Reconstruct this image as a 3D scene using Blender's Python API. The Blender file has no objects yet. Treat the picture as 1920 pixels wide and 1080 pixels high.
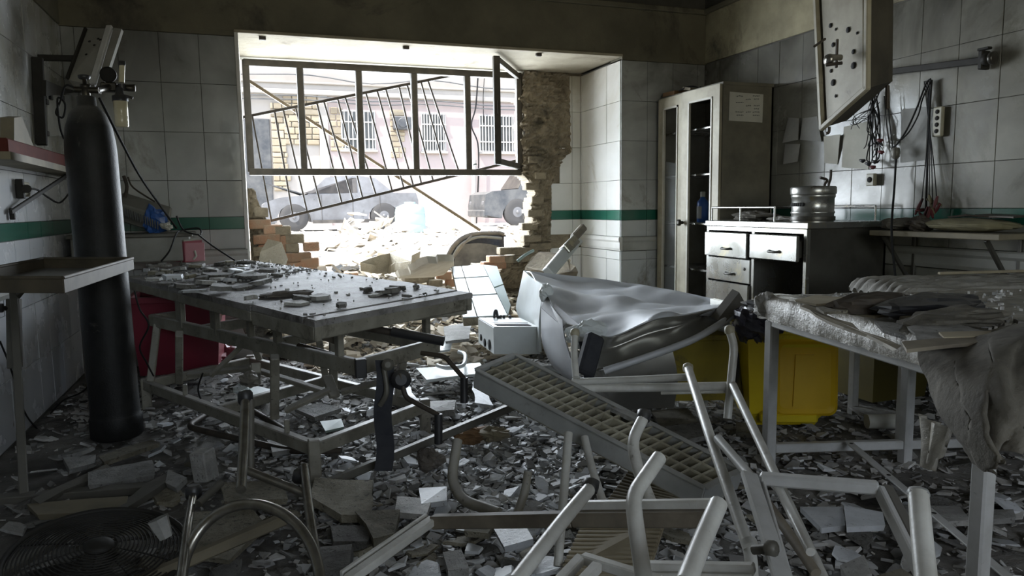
import bpy, math, random
from mathutils import Vector, Matrix, noise
random.seed(7)
SC = bpy.context.scene
COL = SC.collection
V = Vector
pi = math.pi

# ------------------------------------------------------------ camera
F_PX = 1354.0
CAM_POS = V((0.0, 0.0, 1.0))
def _basis():
    a = V((471-960, 393-540, F_PX)).normalized()
    b = V((4773-960, 333-540, F_PX)); b = (b - a*b.dot(a)).normalized()
    c = b.cross(a)
    if c.y > 0: c = -c
    return b, a, c            # world x, y, z axes seen from the camera (x right, y down, z forward)
BX, BY, BZ = _basis()
cam_d = bpy.data.cameras.new('camera'); cam = bpy.data.objects.new('camera', cam_d); COL.objects.link(cam)
cam_d.sensor_fit = 'HORIZONTAL'; cam_d.sensor_width = 36.0; cam_d.lens = 36.0*F_PX/1920.0
cam_d.clip_start = 0.02; cam_d.clip_end = 300
right = V((BX.x, BY.x, BZ.x)); up = -V((BX.y, BY.y, BZ.y)); back = -V((BX.z, BY.z, BZ.z))
cam.matrix_world = Matrix(((right.x, up.x, back.x, CAM_POS.x), (right.y, up.y, back.y, CAM_POS.y), (right.z, up.z, back.z, CAM_POS.z), (0, 0, 0, 1)))
SC.camera = cam
FWD = -back

# ------------------------------------------------------------ world, sun, daylight, exposure
w = bpy.data.worlds.new('World'); SC.world = w; w.use_nodes = True
nt = w.node_tree; nt.nodes.clear()
sky = nt.nodes.new('ShaderNodeTexSky'); sky.sky_type = 'NISHITA'; sky.sun_disc = False
sky.sun_elevation = math.radians(58); sky.sun_rotation = math.radians(200); sky.air_density = 1.0; sky.dust_density = 1.5
bg = nt.nodes.new('ShaderNodeBackground'); bg.inputs['Strength'].default_value = 0.6
wo = nt.nodes.new('ShaderNodeOutputWorld')
nt.links.new(sky.outputs[0], bg.inputs[0]); nt.links.new(bg.outputs[0], wo.inputs[0])

def add_light(kind, name, loc, direction, energy, color=(1, 1, 1), size=None, size_y=None, angle=None):
    l = bpy.data.lights.new(name, kind); l.energy = energy; l.color = color
    if kind == 'AREA':
        l.shape = 'RECTANGLE'; l.size = size; l.size_y = size_y
    if angle is not None: l.angle = angle
    o = bpy.data.objects.new(name, l); COL.objects.link(o); o.location = loc
    o.rotation_euler = V(direction).to_track_quat('-Z', 'Y').to_euler()
    return o
add_light('SUN', 'sun', (0, 0, 30), (0.50, 0.20, -0.85), 10.0, (1.0, 0.94, 0.85), angle=0.01)
# added area lamps: extra daylight at the front opening, fill behind the camera
add_light('AREA', 'daylight_front_opening', (1.15, 6.35, 1.35), (0.10, -1, -0.10), 220, (0.84, 0.92, 1.0), 2.3, 1.5)
add_light('AREA', 'fill_light_rear', (1.2, -2.4, 1.75), (0.05, 1, -0.10), 31, (1.0, 0.975, 0.82), 2.4, 1.5)
SC.view_settings.view_transform = 'Standard'; SC.view_settings.look = 'None'
SC.view_settings.exposure = 0.0; SC.view_settings.gamma = 1.0; SC.view_settings.use_curve_mapping = False
SC.cycles.max_bounces = 6; SC.cycles.diffuse_bounces = 4; SC.cycles.glossy_bounces = 3; SC.cycles.transparent_max_bounces = 8

# ------------------------------------------------------------ a photograph pixel on a known plane -> a point of the room
def _dir(px, py):
    c = V((px-960, py-540, F_PX))
    return V((BX.dot(c), BY.dot(c), BZ.dot(c)))
def PX(px, py, x): d = _dir(px, py); return CAM_POS + d*((x-CAM_POS.x)/d.x)
def PY(px, py, y): d = _dir(px, py); return CAM_POS + d*((y-CAM_POS.y)/d.y)
def PZ(px, py, z): d = _dir(px, py); return CAM_POS + d*((z-CAM_POS.z)/d.z)
def PD(px, py, d): return CAM_POS + _dir(px, py)*(d/F_PX)

# ------------------------------------------------------------ materials
def mat(name, c1, c2=None, scale=5.0, rough=0.6, metal=0.0, bump=0.0, bscale=60.0, dust=0.0, dustcol=(0.20, 0.19, 0.17),
        c3=None, s3=1.3, t3=0.55, island=0.0, objrand=0.0, lo=0.35, hi=0.65, spec=0.5, trans=0.0, alpha=1.0, soot=None, clear=0.0, rvar=0.0, speck=None):
    m = bpy.data.materials.new(name); m.use_nodes = True
    t = m.node_tree; N = t.nodes; L = t.links
    b = N['Principled BSDF']
    def new(k): return N.new(k)
    geo = new('ShaderNodeNewGeometry')
    def nz(sc, det=6.0, dist=0.0, rg=0.6):
        n = new('ShaderNodeTexNoise'); n.inputs['Scale'].default_value = sc; n.inputs['Detail'].default_value = det
        n.inputs['Roughness'].default_value = rg; n.inputs['Distortion'].default_value = dist
        L.new(geo.outputs['Position'], n.inputs['Vector']); return n.outputs[0]
    def rng(src, a, c, lo_=0.0, hi_=1.0):
        r = new('ShaderNodeMapRange'); r.inputs[1].default_value = a; r.inputs[2].default_value = c
        r.inputs[3].default_value = lo_; r.inputs[4].default_value = hi_; L.new(src, r.inputs[0]); return r.outputs[0]
    def mixc(f, a, c):
        x = new('ShaderNodeMix'); x.data_type = 'RGBA'
        for i, v in ((0, f), (6, a), (7, c)):
            if hasattr(v, 'links'): L.new(v, x.inputs[i])
            else: x.inputs[i].default_value = v if i == 0 else (*v, 1)
        return x.outputs[2]
    col = c1
    if c2: col = mixc(rng(nz(scale, 7), lo, hi), c1, c2)
    if c3: col = mixc(rng(nz(s3, 8, 0.6, 0.7), t3, t3+0.12), col, c3)
    if soot:        # soot film left by the fire: (colour, z where it starts, z where it is full)
        sx = new('ShaderNodeSeparateXYZ'); L.new(geo.outputs['Position'], sx.inputs[0])
        a = rng(sx.outputs[2], soot[1], soot[2])
        md = new('ShaderNodeMath'); md.operation = 'MULTIPLY'; L.new(a, md.inputs[0]); L.new(rng(nz(1.1, 5, 0.8), 0.28, 0.62), md.inputs[1])
        col = mixc(md.outputs[0], col, soot[0])
    if speck: col = mixc(rng(nz(speck[1], 4, 0.3, 0.75), speck[2], speck[2]+0.06), col, speck[0])
    if island or objrand:
        src = geo.outputs['Random Per Island'] if island else new('ShaderNodeObjectInfo').outputs['Random']
        h = new('ShaderNodeHueSaturation')
        k = island or objrand
        L.new(rng(src, 0, 1, 1-k, 1+k), h.inputs['Value'])
        if hasattr(col, 'links'): L.new(col, h.inputs['Color'])
        else: h.inputs['Color'].default_value = (*col, 1)
        col = h.outputs[0]
    if dust:
        sn = new('ShaderNodeSeparateXYZ'); L.new(geo.outputs['Normal'], sn.inputs[0])
        f1 = rng(sn.outputs[2], 0.25, 0.9)
        md = new('ShaderNodeMath'); md.operation = 'MULTIPLY'; L.new(f1, md.inputs[0]); L.new(rng(nz(9, 6), 0.3, 0.6, dust*0.45, dust), md.inputs[1])
        col = mixc(md.outputs[0], col, dustcol)
    if hasattr(col, 'links'): L.new(col, b.inputs['Base Color'])
    else: b.inputs['Base Color'].default_value = (*col, 1)
    if rvar: L.new(rng(nz(4, 5), 0.3, 0.7, max(rough-rvar, 0.03), rough+rvar), b.inputs['Roughness'])
    else: b.inputs['Roughness'].default_value = rough
    b.inputs['Metallic'].default_value = metal
    b.inputs['Specular IOR Level'].default_value = spec
    if trans: b.inputs['Transmission Weight'].default_value = trans
    if clear: b.inputs['Coat Weight'].default_value = clear
    if alpha < 1: b.inputs['Alpha'].default_value = alpha
    if bump:
        bp = new('ShaderNodeBump'); bp.inputs['Strength'].default_value = bump; bp.inputs['Distance'].default_value = 0.02
        L.new(nz(bscale, 8, 0.0, 0.65), bp.inputs['Height']); L.new(bp.outputs[0], b.inputs['Normal'])
    return m

SOOT = (0.035, 0.033, 0.026)
M = {}
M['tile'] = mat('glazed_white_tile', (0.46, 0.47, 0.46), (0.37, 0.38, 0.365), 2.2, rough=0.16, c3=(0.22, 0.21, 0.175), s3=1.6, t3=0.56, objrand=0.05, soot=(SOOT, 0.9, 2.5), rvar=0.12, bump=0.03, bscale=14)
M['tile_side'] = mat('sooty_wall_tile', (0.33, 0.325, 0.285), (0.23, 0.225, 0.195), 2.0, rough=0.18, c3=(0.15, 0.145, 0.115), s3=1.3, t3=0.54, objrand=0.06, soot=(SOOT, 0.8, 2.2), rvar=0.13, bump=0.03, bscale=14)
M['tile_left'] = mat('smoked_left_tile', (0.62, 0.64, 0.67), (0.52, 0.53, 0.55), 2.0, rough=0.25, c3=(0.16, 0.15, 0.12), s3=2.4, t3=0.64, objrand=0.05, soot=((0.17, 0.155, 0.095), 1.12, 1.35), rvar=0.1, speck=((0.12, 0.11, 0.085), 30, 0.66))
M['tile_lit'] = mat('lit_reveal_tile', (0.74, 0.74, 0.71), (0.66, 0.66, 0.62), 2.2, rough=0.2, c3=(0.46, 0.43, 0.35), s3=2.2, t3=0.62, objrand=0.03, soot=((0.40, 0.36, 0.27), 1.3, 2.2))  # reveal and pier tile: less soot, plus strong window light put into the colour
M['green'] = mat('green_tile', (0.018, 0.115, 0.075), (0.012, 0.08, 0.055), 3, rough=0.2, objrand=0.08, c3=(0.03, 0.05, 0.04), t3=0.62)
M['grout'] = mat('dark_grout', (0.13, 0.125, 0.11), (0.08, 0.078, 0.07), 8, rough=0.9, bump=0.2)
M['plaster'] = mat('smoked_plaster', (0.175, 0.16, 0.11), (0.115, 0.105, 0.072), 2.4, rough=0.85, c3=(0.055, 0.05, 0.04), s3=1.1, t3=0.53, bump=0.25, bscale=25)
M['plaster_warm'] = mat('peeling_cream_plaster', (0.42, 0.38, 0.25), (0.25, 0.225, 0.145), 3.2, rough=0.8, c3=(0.065, 0.06, 0.045), s3=1.0, t3=0.52, bump=0.35, bscale=30)
M['soffit'] = mat('cream_soffit_plaster', (0.43, 0.385, 0.29), (0.34, 0.30, 0.22), 5, rough=0.85, c3=(0.20, 0.17, 0.12), s3=2.6, t3=0.57, bump=0.25, bscale=30)
M['trimwhite'] = mat('white_jamb_paint', (0.72, 0.71, 0.67), (0.6, 0.58, 0.54), 6, rough=0.6)
M['ledge'] = mat('moulded_ledge', (0.42, 0.42, 0.39), (0.30, 0.295, 0.26), 4, rough=0.4, soot=(SOOT, 0.5, 1.5))
M['ledgepale'] = mat('pale_ledge', (0.66, 0.65, 0.61), (0.52, 0.51, 0.47), 4, rough=0.4)
M['clearcup'] = mat('crushed_clear_plastic', (0.50, 0.50, 0.48), (0.36, 0.36, 0.34), 30, rough=0.2)
M['floor'] = mat('dusty_floor', (0.27, 0.26, 0.24), (0.10, 0.095, 0.087), 3.5, rough=0.85, c3=(0.03, 0.029, 0.027), s3=1.4, t3=0.52, bump=0.7, bscale=45)
M['ceiling'] = mat('sooty_ceiling', (0.10, 0.095, 0.08), (0.06, 0.057, 0.048), 3, rough=0.9)
M['masonry'] = mat('rough_mortar', (0.34, 0.285, 0.20), (0.20, 0.165, 0.115), 9, rough=0.95, c3=(0.10, 0.085, 0.06), s3=3.0, t3=0.55, bump=0.9, bscale=28)
M['brick'] = mat('red_brick', (0.42, 0.21, 0.12), (0.34, 0.24, 0.16), 9, rough=0.9, bump=0.5, objrand=0.25, dust=0.5, dustcol=(0.42, 0.36, 0.27))
M['dirtpile'] = mat('grey_brown_earth', (0.20, 0.18, 0.155), (0.12, 0.105, 0.09), 9, rough=0.95, bump=0.9, bscale=35)
M['frame'] = mat('brown_window_frame', (0.085, 0.073, 0.054), (0.055, 0.047, 0.036), 14, rough=0.6, dust=0.5, dustcol=(0.28, 0.25, 0.2))
M['iron'] = mat('dark_iron_bar', (0.075, 0.06, 0.045), (0.045, 0.037, 0.03), 20, rough=0.6, metal=0.2)
M['pole'] = mat('tan_pole', (0.30, 0.24, 0.16), (0.22, 0.17, 0.11), 12, rough=0.7)
# outside
M['street'] = mat('dusty_street', (0.68, 0.65, 0.59), (0.58, 0.55, 0.49), 1.2, rough=0.95, bump=0.5, bscale=8)
M['facade_pink'] = mat('pale_pink_render', (0.43, 0.36, 0.335), (0.38, 0.32, 0.30), 0.9, rough=0.9)
M['facade_white'] = mat('pale_upper_render', (0.40, 0.37, 0.33), (0.34, 0.315, 0.28), 0.7, rough=0.9)
M['facade_yellow'] = mat('yellow_stone', (0.38, 0.325, 0.235), (0.31, 0.26, 0.18), 2.5, rough=0.95, bump=0.6, bscale=6, objrand=0.2)
M['winwhite'] = mat('white_bars', (0.50, 0.49, 0.46), rough=0.6)
M['windark'] = mat('dim_window', (0.13, 0.135, 0.13), (0.07, 0.075, 0.075), 2, rough=0.3)
M['cable'] = mat('black_cable', (0.014, 0.014, 0.014), rough=0.75, spec=0.25)
M['carwhite'] = mat('dusty_white_paint', (0.20, 0.205, 0.21), (0.13, 0.13, 0.13), 2.5, rough=0.6, c3=(0.07, 0.07, 0.07), s3=1.6, t3=0.58, dust=0.5, dustcol=(0.35, 0.33, 0.3))
M['cardark'] = mat('dusty_dark_paint', (0.05, 0.055, 0.06), (0.12, 0.12, 0.115), 2.8, rough=0.6, dust=0.5, dustcol=(0.25, 0.24, 0.22))
M['glass'] = mat('dusty_car_glass', (0.05, 0.045, 0.04), (0.10, 0.09, 0.075), 4, rough=0.4)
M['tyre'] = mat('dusty_tyre', (0.06, 0.058, 0.055), rough=0.85)
M['hub'] = mat('wheel_hub', (0.17, 0.17, 0.17), rough=0.6, metal=0.2)
M['tank'] = mat('pale_green_tank', (0.36, 0.45, 0.42), (0.30, 0.39, 0.36), 3, rough=0.5)
M['concrete'] = mat('broken_concrete', (0.38, 0.34, 0.26), (0.27, 0.24, 0.18), 6, rough=0.95, bump=0.6, dust=0.5, dustcol=(0.5, 0.46, 0.38))
M['rubble_out'] = mat('sunlit_rubble', (0.58, 0.53, 0.44), (0.44, 0.38, 0.29), 5, rough=0.95, island=0.3)
# inside
M['cyl'] = mat('blackened_cylinder', (0.010, 0.010, 0.010), (0.020, 0.020, 0.019), 9, rough=0.5, spec=0.22, c3=(0.12, 0.115, 0.10), s3=7, t3=0.62, bump=0.15, bscale=90, dust=0.8, dustcol=(0.15, 0.145, 0.13))
M['brass'] = mat('dull_brass', (0.075, 0.068, 0.05), (0.035, 0.032, 0.027), 20, rough=0.4, metal=0.7)
M['blackp'] = mat('black_plastic', (0.02, 0.02, 0.022), rough=0.45, dust=0.35)
M['bottle'] = mat('clear_yellowed_plastic', (0.56, 0.52, 0.38), (0.45, 0.41, 0.28), 15, rough=0.25)
M['white'] = mat('dirty_white_paint', (0.40, 0.41, 0.395), (0.29, 0.295, 0.28), 8, rough=0.5, c3=(0.13, 0.12, 0.10), s3=6, t3=0.62, dust=0.45)
M['whitecl'] = mat('white_enamel', (0.68, 0.72, 0.72), (0.58, 0.61, 0.60), 5, rough=0.35, c3=(0.30, 0.29, 0.26), s3=5, t3=0.66)
M['greymet'] = mat('dusty_grey_metal', (0.135, 0.128, 0.108), (0.085, 0.08, 0.066), 9, rough=0.5, metal=0.2, c3=(0.06, 0.055, 0.045), s3=4, t3=0.6, dust=0.5)
M['beigemet'] = mat('smoked_cream_metal', (0.42, 0.385, 0.285), (0.28, 0.25, 0.175), 6, rough=0.5, c3=(0.10, 0.09, 0.065), s3=9, t3=0.64)
M['cabin_in'] = mat('cabinet_inside', (0.30, 0.29, 0.25), (0.20, 0.19, 0.16), 5, rough=0.6)
M['boxside'] = mat('sooted_box_side', (0.17, 0.155, 0.115), (0.10, 0.092, 0.068), 5, rough=0.6)
M['steel'] = mat('smoked_stainless', (0.40, 0.40, 0.385), (0.27, 0.265, 0.24), 5, rough=0.28, metal=0.8, c3=(0.42, 0.37, 0.25), s3=5, t3=0.58, rvar=0.1)
M['steeldk'] = mat('dark_smoked_steel', (0.11, 0.105, 0.09), (0.06, 0.056, 0.048), 4, rough=0.35, metal=0.4, c3=(0.15, 0.135, 0.09), s3=5, t3=0.63)
M['chrome'] = mat('tarnished_chrome', (0.40, 0.385, 0.35), (0.25, 0.235, 0.2), 18, rough=0.3, metal=0.9)
M['tube'] = mat('chipped_white_tube', (0.63, 0.625, 0.585), (0.48, 0.47, 0.43), 12, rough=0.34, c3=(0.12, 0.10, 0.075), s3=14, t3=0.62, bump=0.1, bscale=80)
M['alu'] = mat('dull_aluminium', (0.56, 0.56, 0.55), (0.42, 0.42, 0.40), 9, rough=0.38, metal=0.1, c3=(0.15, 0.14, 0.12), s3=8, t3=0.66)
M['seatbar'] = mat('scorched_tan_bar', (0.23, 0.20, 0.15), (0.12, 0.10, 0.075), 8, rough=0.6)
M['stretcher'] = mat('dusty_cream_frame', (0.27, 0.255, 0.21), (0.17, 0.158, 0.125), 10, rough=0.55, c3=(0.07, 0.06, 0.045), s3=8, t3=0.57, dust=0.8, dustcol=(0.40, 0.39, 0.37), speck=((0.06, 0.05, 0.038), 60, 0.62))
M['blackiron'] = mat('sooted_black_iron', (0.018, 0.017, 0.015), (0.03, 0.028, 0.024), 12, rough=0.65, spec=0.3)
M['bead'] = mat('pale_door_bead', (0.50, 0.48, 0.41), (0.40, 0.375, 0.31), 9, rough=0.45)
M['casesid'] = mat('dark_case_side', (0.075, 0.066, 0.048), (0.04, 0.035, 0.026), 6, rough=0.65)  # lamp case body, darker brown than its face plate
M['bed'] = mat('dust_covered_panel', (0.31, 0.30, 0.30), (0.18, 0.17, 0.162), 7, rough=0.62, speck=((0.07, 0.062, 0.052), 40, 0.60), c3=(0.06, 0.055, 0.048), s3=3.5, t3=0.53, bump=0.35, spec=0.35)
M['louvre'] = mat('cream_louvre', (0.36, 0.34, 0.26), (0.26, 0.24, 0.18), 8, rough=0.55, c3=(0.13, 0.12, 0.09), s3=6, t3=0.62)
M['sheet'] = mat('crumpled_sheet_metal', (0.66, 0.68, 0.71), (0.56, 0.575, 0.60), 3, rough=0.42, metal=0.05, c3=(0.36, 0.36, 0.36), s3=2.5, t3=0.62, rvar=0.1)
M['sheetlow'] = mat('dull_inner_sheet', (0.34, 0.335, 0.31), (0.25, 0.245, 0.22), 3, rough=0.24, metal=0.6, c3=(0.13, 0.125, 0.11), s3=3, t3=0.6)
M['yellow'] = mat('yellow_plastic', (0.74, 0.58, 0.015), (0.64, 0.46, 0.015), 3, rough=0.35, c3=(0.28, 0.19, 0.02), s3=4, t3=0.63)
M['yellowdk'] = mat('shaded_yellow_plastic', (0.11, 0.088, 0.015), (0.07, 0.055, 0.012), 3, rough=0.5)  # dusty yellow, darkened to hold the shade behind the first bin
M['yellowsoil'] = mat('soiled_yellow_bin', (0.42, 0.33, 0.03), (0.26, 0.20, 0.03), 3, rough=0.45, c3=(0.09, 0.075, 0.03), s3=3, t3=0.5)
M['orange'] = mat('amber_lid_plastic', (0.78, 0.50, 0.014), (0.66, 0.41, 0.014), 3, rough=0.33, c3=(0.28, 0.17, 0.02), s3=4, t3=0.64)
M['blackbag'] = mat('black_bag', (0.075, 0.072, 0.095), (0.03, 0.028, 0.04), 14, rough=0.2, bump=0.3, bscale=18)
M['maroon'] = mat('maroon_plastic', (0.20, 0.017, 0.035), (0.15, 0.014, 0.028), 4, rough=0.4, dust=0.3)
M['redmet'] = mat('faded_red_metal', (0.40, 0.065, 0.10), (0.30, 0.05, 0.075), 5, rough=0.5, dust=0.5)
M['pinkmet'] = mat('dusty_pink_door', (0.52, 0.22, 0.25), (0.42, 0.16, 0.19), 6, rough=0.5)
M['blue'] = mat('blue_plastic', (0.035, 0.11, 0.36), (0.03, 0.085, 0.27), 6, rough=0.35)
M['grey'] = mat('grey_plastic', (0.27, 0.265, 0.24), (0.19, 0.185, 0.165), 6, rough=0.55, dust=0.5)
M['navy'] = mat('navy_strap', (0.022, 0.024, 0.032), (0.035, 0.037, 0.043), 20, rough=0.75)
M['paper'] = mat('smoked_paper', (0.50, 0.49, 0.43), (0.40, 0.39, 0.335), 5, rough=0.8)
M['papergrey'] = mat('grey_peeled_paper', (0.34, 0.34, 0.325), (0.26, 0.26, 0.245), 5, rough=0.8)
M['ink'] = mat('faint_ink', (0.12, 0.12, 0.12), rough=0.8)
M['plasticsheet'] = mat('creased_plastic_cover', (0.46, 0.44, 0.39), (0.34, 0.32, 0.27), 7, rough=0.25, bump=0.5, bscale=22, dust=0.75, dustcol=(0.17, 0.155, 0.125))
M['cloth'] = mat('dusty_grey_cloth', (0.155, 0.142, 0.115), (0.085, 0.077, 0.062), 6, rough=0.85, bump=0.4, bscale=40, c3=(0.06, 0.055, 0.045), s3=4, t3=0.54)
M['clothpale'] = mat('pale_wrinkled_cover', (0.30, 0.285, 0.255), (0.20, 0.19, 0.165), 6, rough=0.7, bump=0.4, bscale=30)
M['board'] = mat('tan_broken_board', (0.36, 0.315, 0.22), (0.26, 0.22, 0.15), 6, rough=0.8)
M['redboard'] = mat('red_brown_box', (0.12, 0.03, 0.022), (0.08, 0.022, 0.018), 6, rough=0.8, spec=0.2)
M['shelfwood'] = mat('worn_shelf_board', (0.22, 0.19, 0.125), (0.15, 0.13, 0.09), 6, rough=0.7)
M['bagolive'] = mat('olive_cuff_cloth', (0.20, 0.18, 0.10), (0.13, 0.115, 0.065), 8, rough=0.8)
M['redclip'] = mat('dark_red_clip', (0.10, 0.018, 0.02), rough=0.6)
M['socket'] = mat('aged_socket_plastic', (0.38, 0.36, 0.27), (0.28, 0.265, 0.2), 10, rough=0.45)
M['hole'] = mat('dark_hole', (0.012, 0.011, 0.01), rough=0.9)
# rubble shades
M['shard_grey'] = mat('grey_plaster_shard', (0.40, 0.395, 0.375), (0.24, 0.235, 0.22), 12, rough=0.7, objrand=0.35, bump=0.6, speck=((0.10, 0.095, 0.085), 55, 0.60))
M['shard_blue'] = mat('bluish_glaze_shard', (0.56, 0.58, 0.60), (0.40, 0.415, 0.43), 8, rough=0.45, spec=0.4, bump=0.2, speck=((0.15, 0.14, 0.125), 45, 0.62), objrand=0.25)
M['shard_olive'] = mat('olive_plaster_shard', (0.29, 0.265, 0.20), (0.16, 0.145, 0.105), 14, rough=0.85, objrand=0.3, bump=0.8, speck=((0.07, 0.062, 0.045), 50, 0.58))
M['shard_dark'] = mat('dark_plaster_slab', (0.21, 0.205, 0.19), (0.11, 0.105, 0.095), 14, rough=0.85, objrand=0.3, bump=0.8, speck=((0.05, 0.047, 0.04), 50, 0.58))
M['crumbs'] = mat('rubble_crumbs', (0.43, 0.425, 0.41), (0.18, 0.175, 0.165), 6, rough=0.8, island=0.65, bump=0.3)
M['glassbit'] = mat('glass_chip', (0.45, 0.52, 0.53), rough=0.12, spec=0.8)
M['carton'] = mat('scorched_carton', (0.26, 0.15, 0.07), (0.16, 0.095, 0.05), 8, rough=0.8)
# ------------------------------------------------------------ mesh building
def _wl(o):
    p = V((0, 0, 0))
    while o is not None:
        p = p + o.location; o = o.parent
    return p
def tag(o, label=None, cat=None, group=None, kind=None):
    if label: o['label'] = label
    if cat: o['category'] = cat
    if group: o['group'] = group
    if kind: o['kind'] = kind
    return o
def link(name, me, m, parent=None, loc=(0, 0, 0)):
    o = bpy.data.objects.new(name, me); COL.objects.link(o)
    if m is not None and len(me.materials) == 0: me.materials.append(m)
    o.location = loc
    if parent is not None: o.parent = parent
    return o
def thing(name, label, cat, loc=(0, 0, 0), group=None):
    o = bpy.data.objects.new(name, None); COL.objects.link(o); o.location = loc; o.empty_display_size = 0.05
    return tag(o, label, cat, group)
def frame_from(d, hint=V((0, 0, 1))):
    d = d.normalized()
    if abs(d.dot(hint)) > 0.98: hint = V((1, 0, 0))
    s = d.cross(hint).normalized(); u = s.cross(d).normalized()
    return s, u
class MB:
    def __init__(s): s.v = []; s.f = []; s.sm = []
    def add(s, vs, fs, smooth=False):
        n = len(s.v); s.v += [V(p) for p in vs]
        for f in fs: s.f.append([i+n for i in f]); s.sm.append(smooth)
        return s
    def cbox(s, c, half, ax=None, ch=0.003):
        """box with chamfered edges; ax = three axis vectors"""
        c = V(c); ax = ax or (V((1, 0, 0)), V((0, 1, 0)), V((0, 0, 1)))
        h = list(half); ch = min(ch, min(h)*0.45)
        vs = []; idx = {}
        for sx in (-1, 1):
            for sy in (-1, 1):
                for sz in (-1, 1):
                    for k in range(3):
                        q = [sx*h[0], sy*h[1], sz*h[2]]
                        for j, sg in enumerate((sx, sy, sz)):
                            if j != k: q[j] -= sg*ch
                        idx[(sx, sy, sz, k)] = len(vs); vs.append(c + ax[0]*q[0] + ax[1]*q[1] + ax[2]*q[2])
        fs = []
        def put(sg, k):
            return idx[(sg[0], sg[1], sg[2], k)]
        for k in range(3):
            i, j = (k+1) % 3, (k+2) % 3
            for sgn in (-1, 1):
                ring = []
                for a, b in ((-1, -1), (1, -1), (1, 1), (-1, 1)):
                    g = [0, 0, 0]; g[k] = sgn; g[i] = a; g[j] = b; ring.append(put(g, k))
                fs.append(ring if sgn > 0 else ring[::-1])
        for k in range(3):        # edges along axis k
            i, j = (k+1) % 3, (k+2) % 3
            for a in (-1, 1):
                for b in (-1, 1):
                    g0 = [0, 0, 0]; g0[k] = -1; g0[i] = a; g0[j] = b
                    g1 = list(g0); g1[k] = 1
                    r = [put(g0, i), put(g1, i), put(g1, j), put(g0, j)]
                    fs.append(r if a*b < 0 else r[::-1])
        for sx in (-1, 1):
            for sy in (-1, 1):
                for sz in (-1, 1):
                    r = [idx[(sx, sy, sz, 0)], idx[(sx, sy, sz, 1)], idx[(sx, sy, sz, 2)]]
                    fs.append(r if sx*sy*sz > 0 else r[::-1])
        return s.add(vs, fs)
    def box(s, lo, hi, ch=0.003):
        lo, hi = V(lo), V(hi)
        return s.cbox((lo+hi)/2, [abs(x) for x in (hi-lo)/2], None, ch)
    def bar(s, a, b, w, h, hint=V((0, 0, 1)), ch=0.003, ext=0.0):
        """bar of section w x h between two points (w sideways, h along hint)"""
        a, b = V(a), V(b); d = b-a; sd, u = frame_from(d, V(hint))
        return s.cbox((a+b)/2, (d.length/2+ext, w/2, h/2), (d.normalized(), -sd, u), ch)
    def tube(s, pts, r, n=10, caps=True, closed=False, smooth=True, rs=None):
        pts = [V(p) for p in pts]; m = len(pts); vs = []; fs = []
        up_ = None
        for i, p in enumerate(pts):
            if closed: t = (pts[(i+1) % m]-pts[i-1])
            else: t = pts[min(i+1, m-1)]-pts[max(i-1, 0)]
            t = t.normalized() if t.length > 1e-9 else V((0, 0, 1))
            if up_ is None: sd, up_ = frame_from(t)
            else:
                up_ = (up_ - t*up_.dot(t))
                up_ = up_.normalized() if up_.length > 1e-6 else frame_from(t)[1]
                sd = t.cross(up_)
            rr = rs[i] if rs else r
            for k in range(n):
                a = 2*pi*k/n; vs.append(p + sd*(math.cos(a)*rr) + up_*(math.sin(a)*rr))
        for i in range(m if closed else m-1):
            j = (i+1) % m
            for k in range(n):
                l = (k+1) % n; fs.append([i*n+k, i*n+l, j*n+l, j*n+k])
        s.add(vs, fs, smooth)
        if caps and not closed:
            s.add(vs[:n], [list(range(n))[::-1]]); s.add(vs[-n:], [list(range(n))])
        return s
    def lathe(s, prof, base, axis=V((0, 0, 1)), n=24, smooth=True):
        """prof: (radius, height) list along axis from base"""
        base = V(base); axis = V(axis).normalized(); sd, u = frame_from(axis, V((1, 0, 0)) if abs(axis.z) > 0.9 else V((0, 0, 1)))
        vs = []; fs = []
        for r, h in prof:
            for k in range(n):
                a = 2*pi*k/n; vs.append(base + axis*h + (sd*math.cos(a)+u*math.sin(a))*max(r, 1e-4))
        for i in range(len(prof)-1):
            for k in range(n):
                l = (k+1) % n; fs.append([i*n+k, i*n+l, (i+1)*n+l, (i+1)*n+k])
        # orientation: outward
        s.add(vs, [f[::-1] for f in fs], smooth)
        if prof[0][0] > 1e-3: s.add(vs[:n], [list(range(n))])
        if prof[-1][0] > 1e-3: s.add(vs[-n:], [list(range(n))[::-1]])
        return s
    def prism(s, poly, d):
        """polygon (3D points) extruded by vector d"""
        n = len(poly); poly = [V(p) for p in poly]; d = V(d)
        return s.add(poly + [p+d for p in poly], [list(range(n))[::-1], list(range(n, 2*n))] + [[i, (i+1) % n, n+(i+1) % n, n+i] for i in range(n)])
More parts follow.
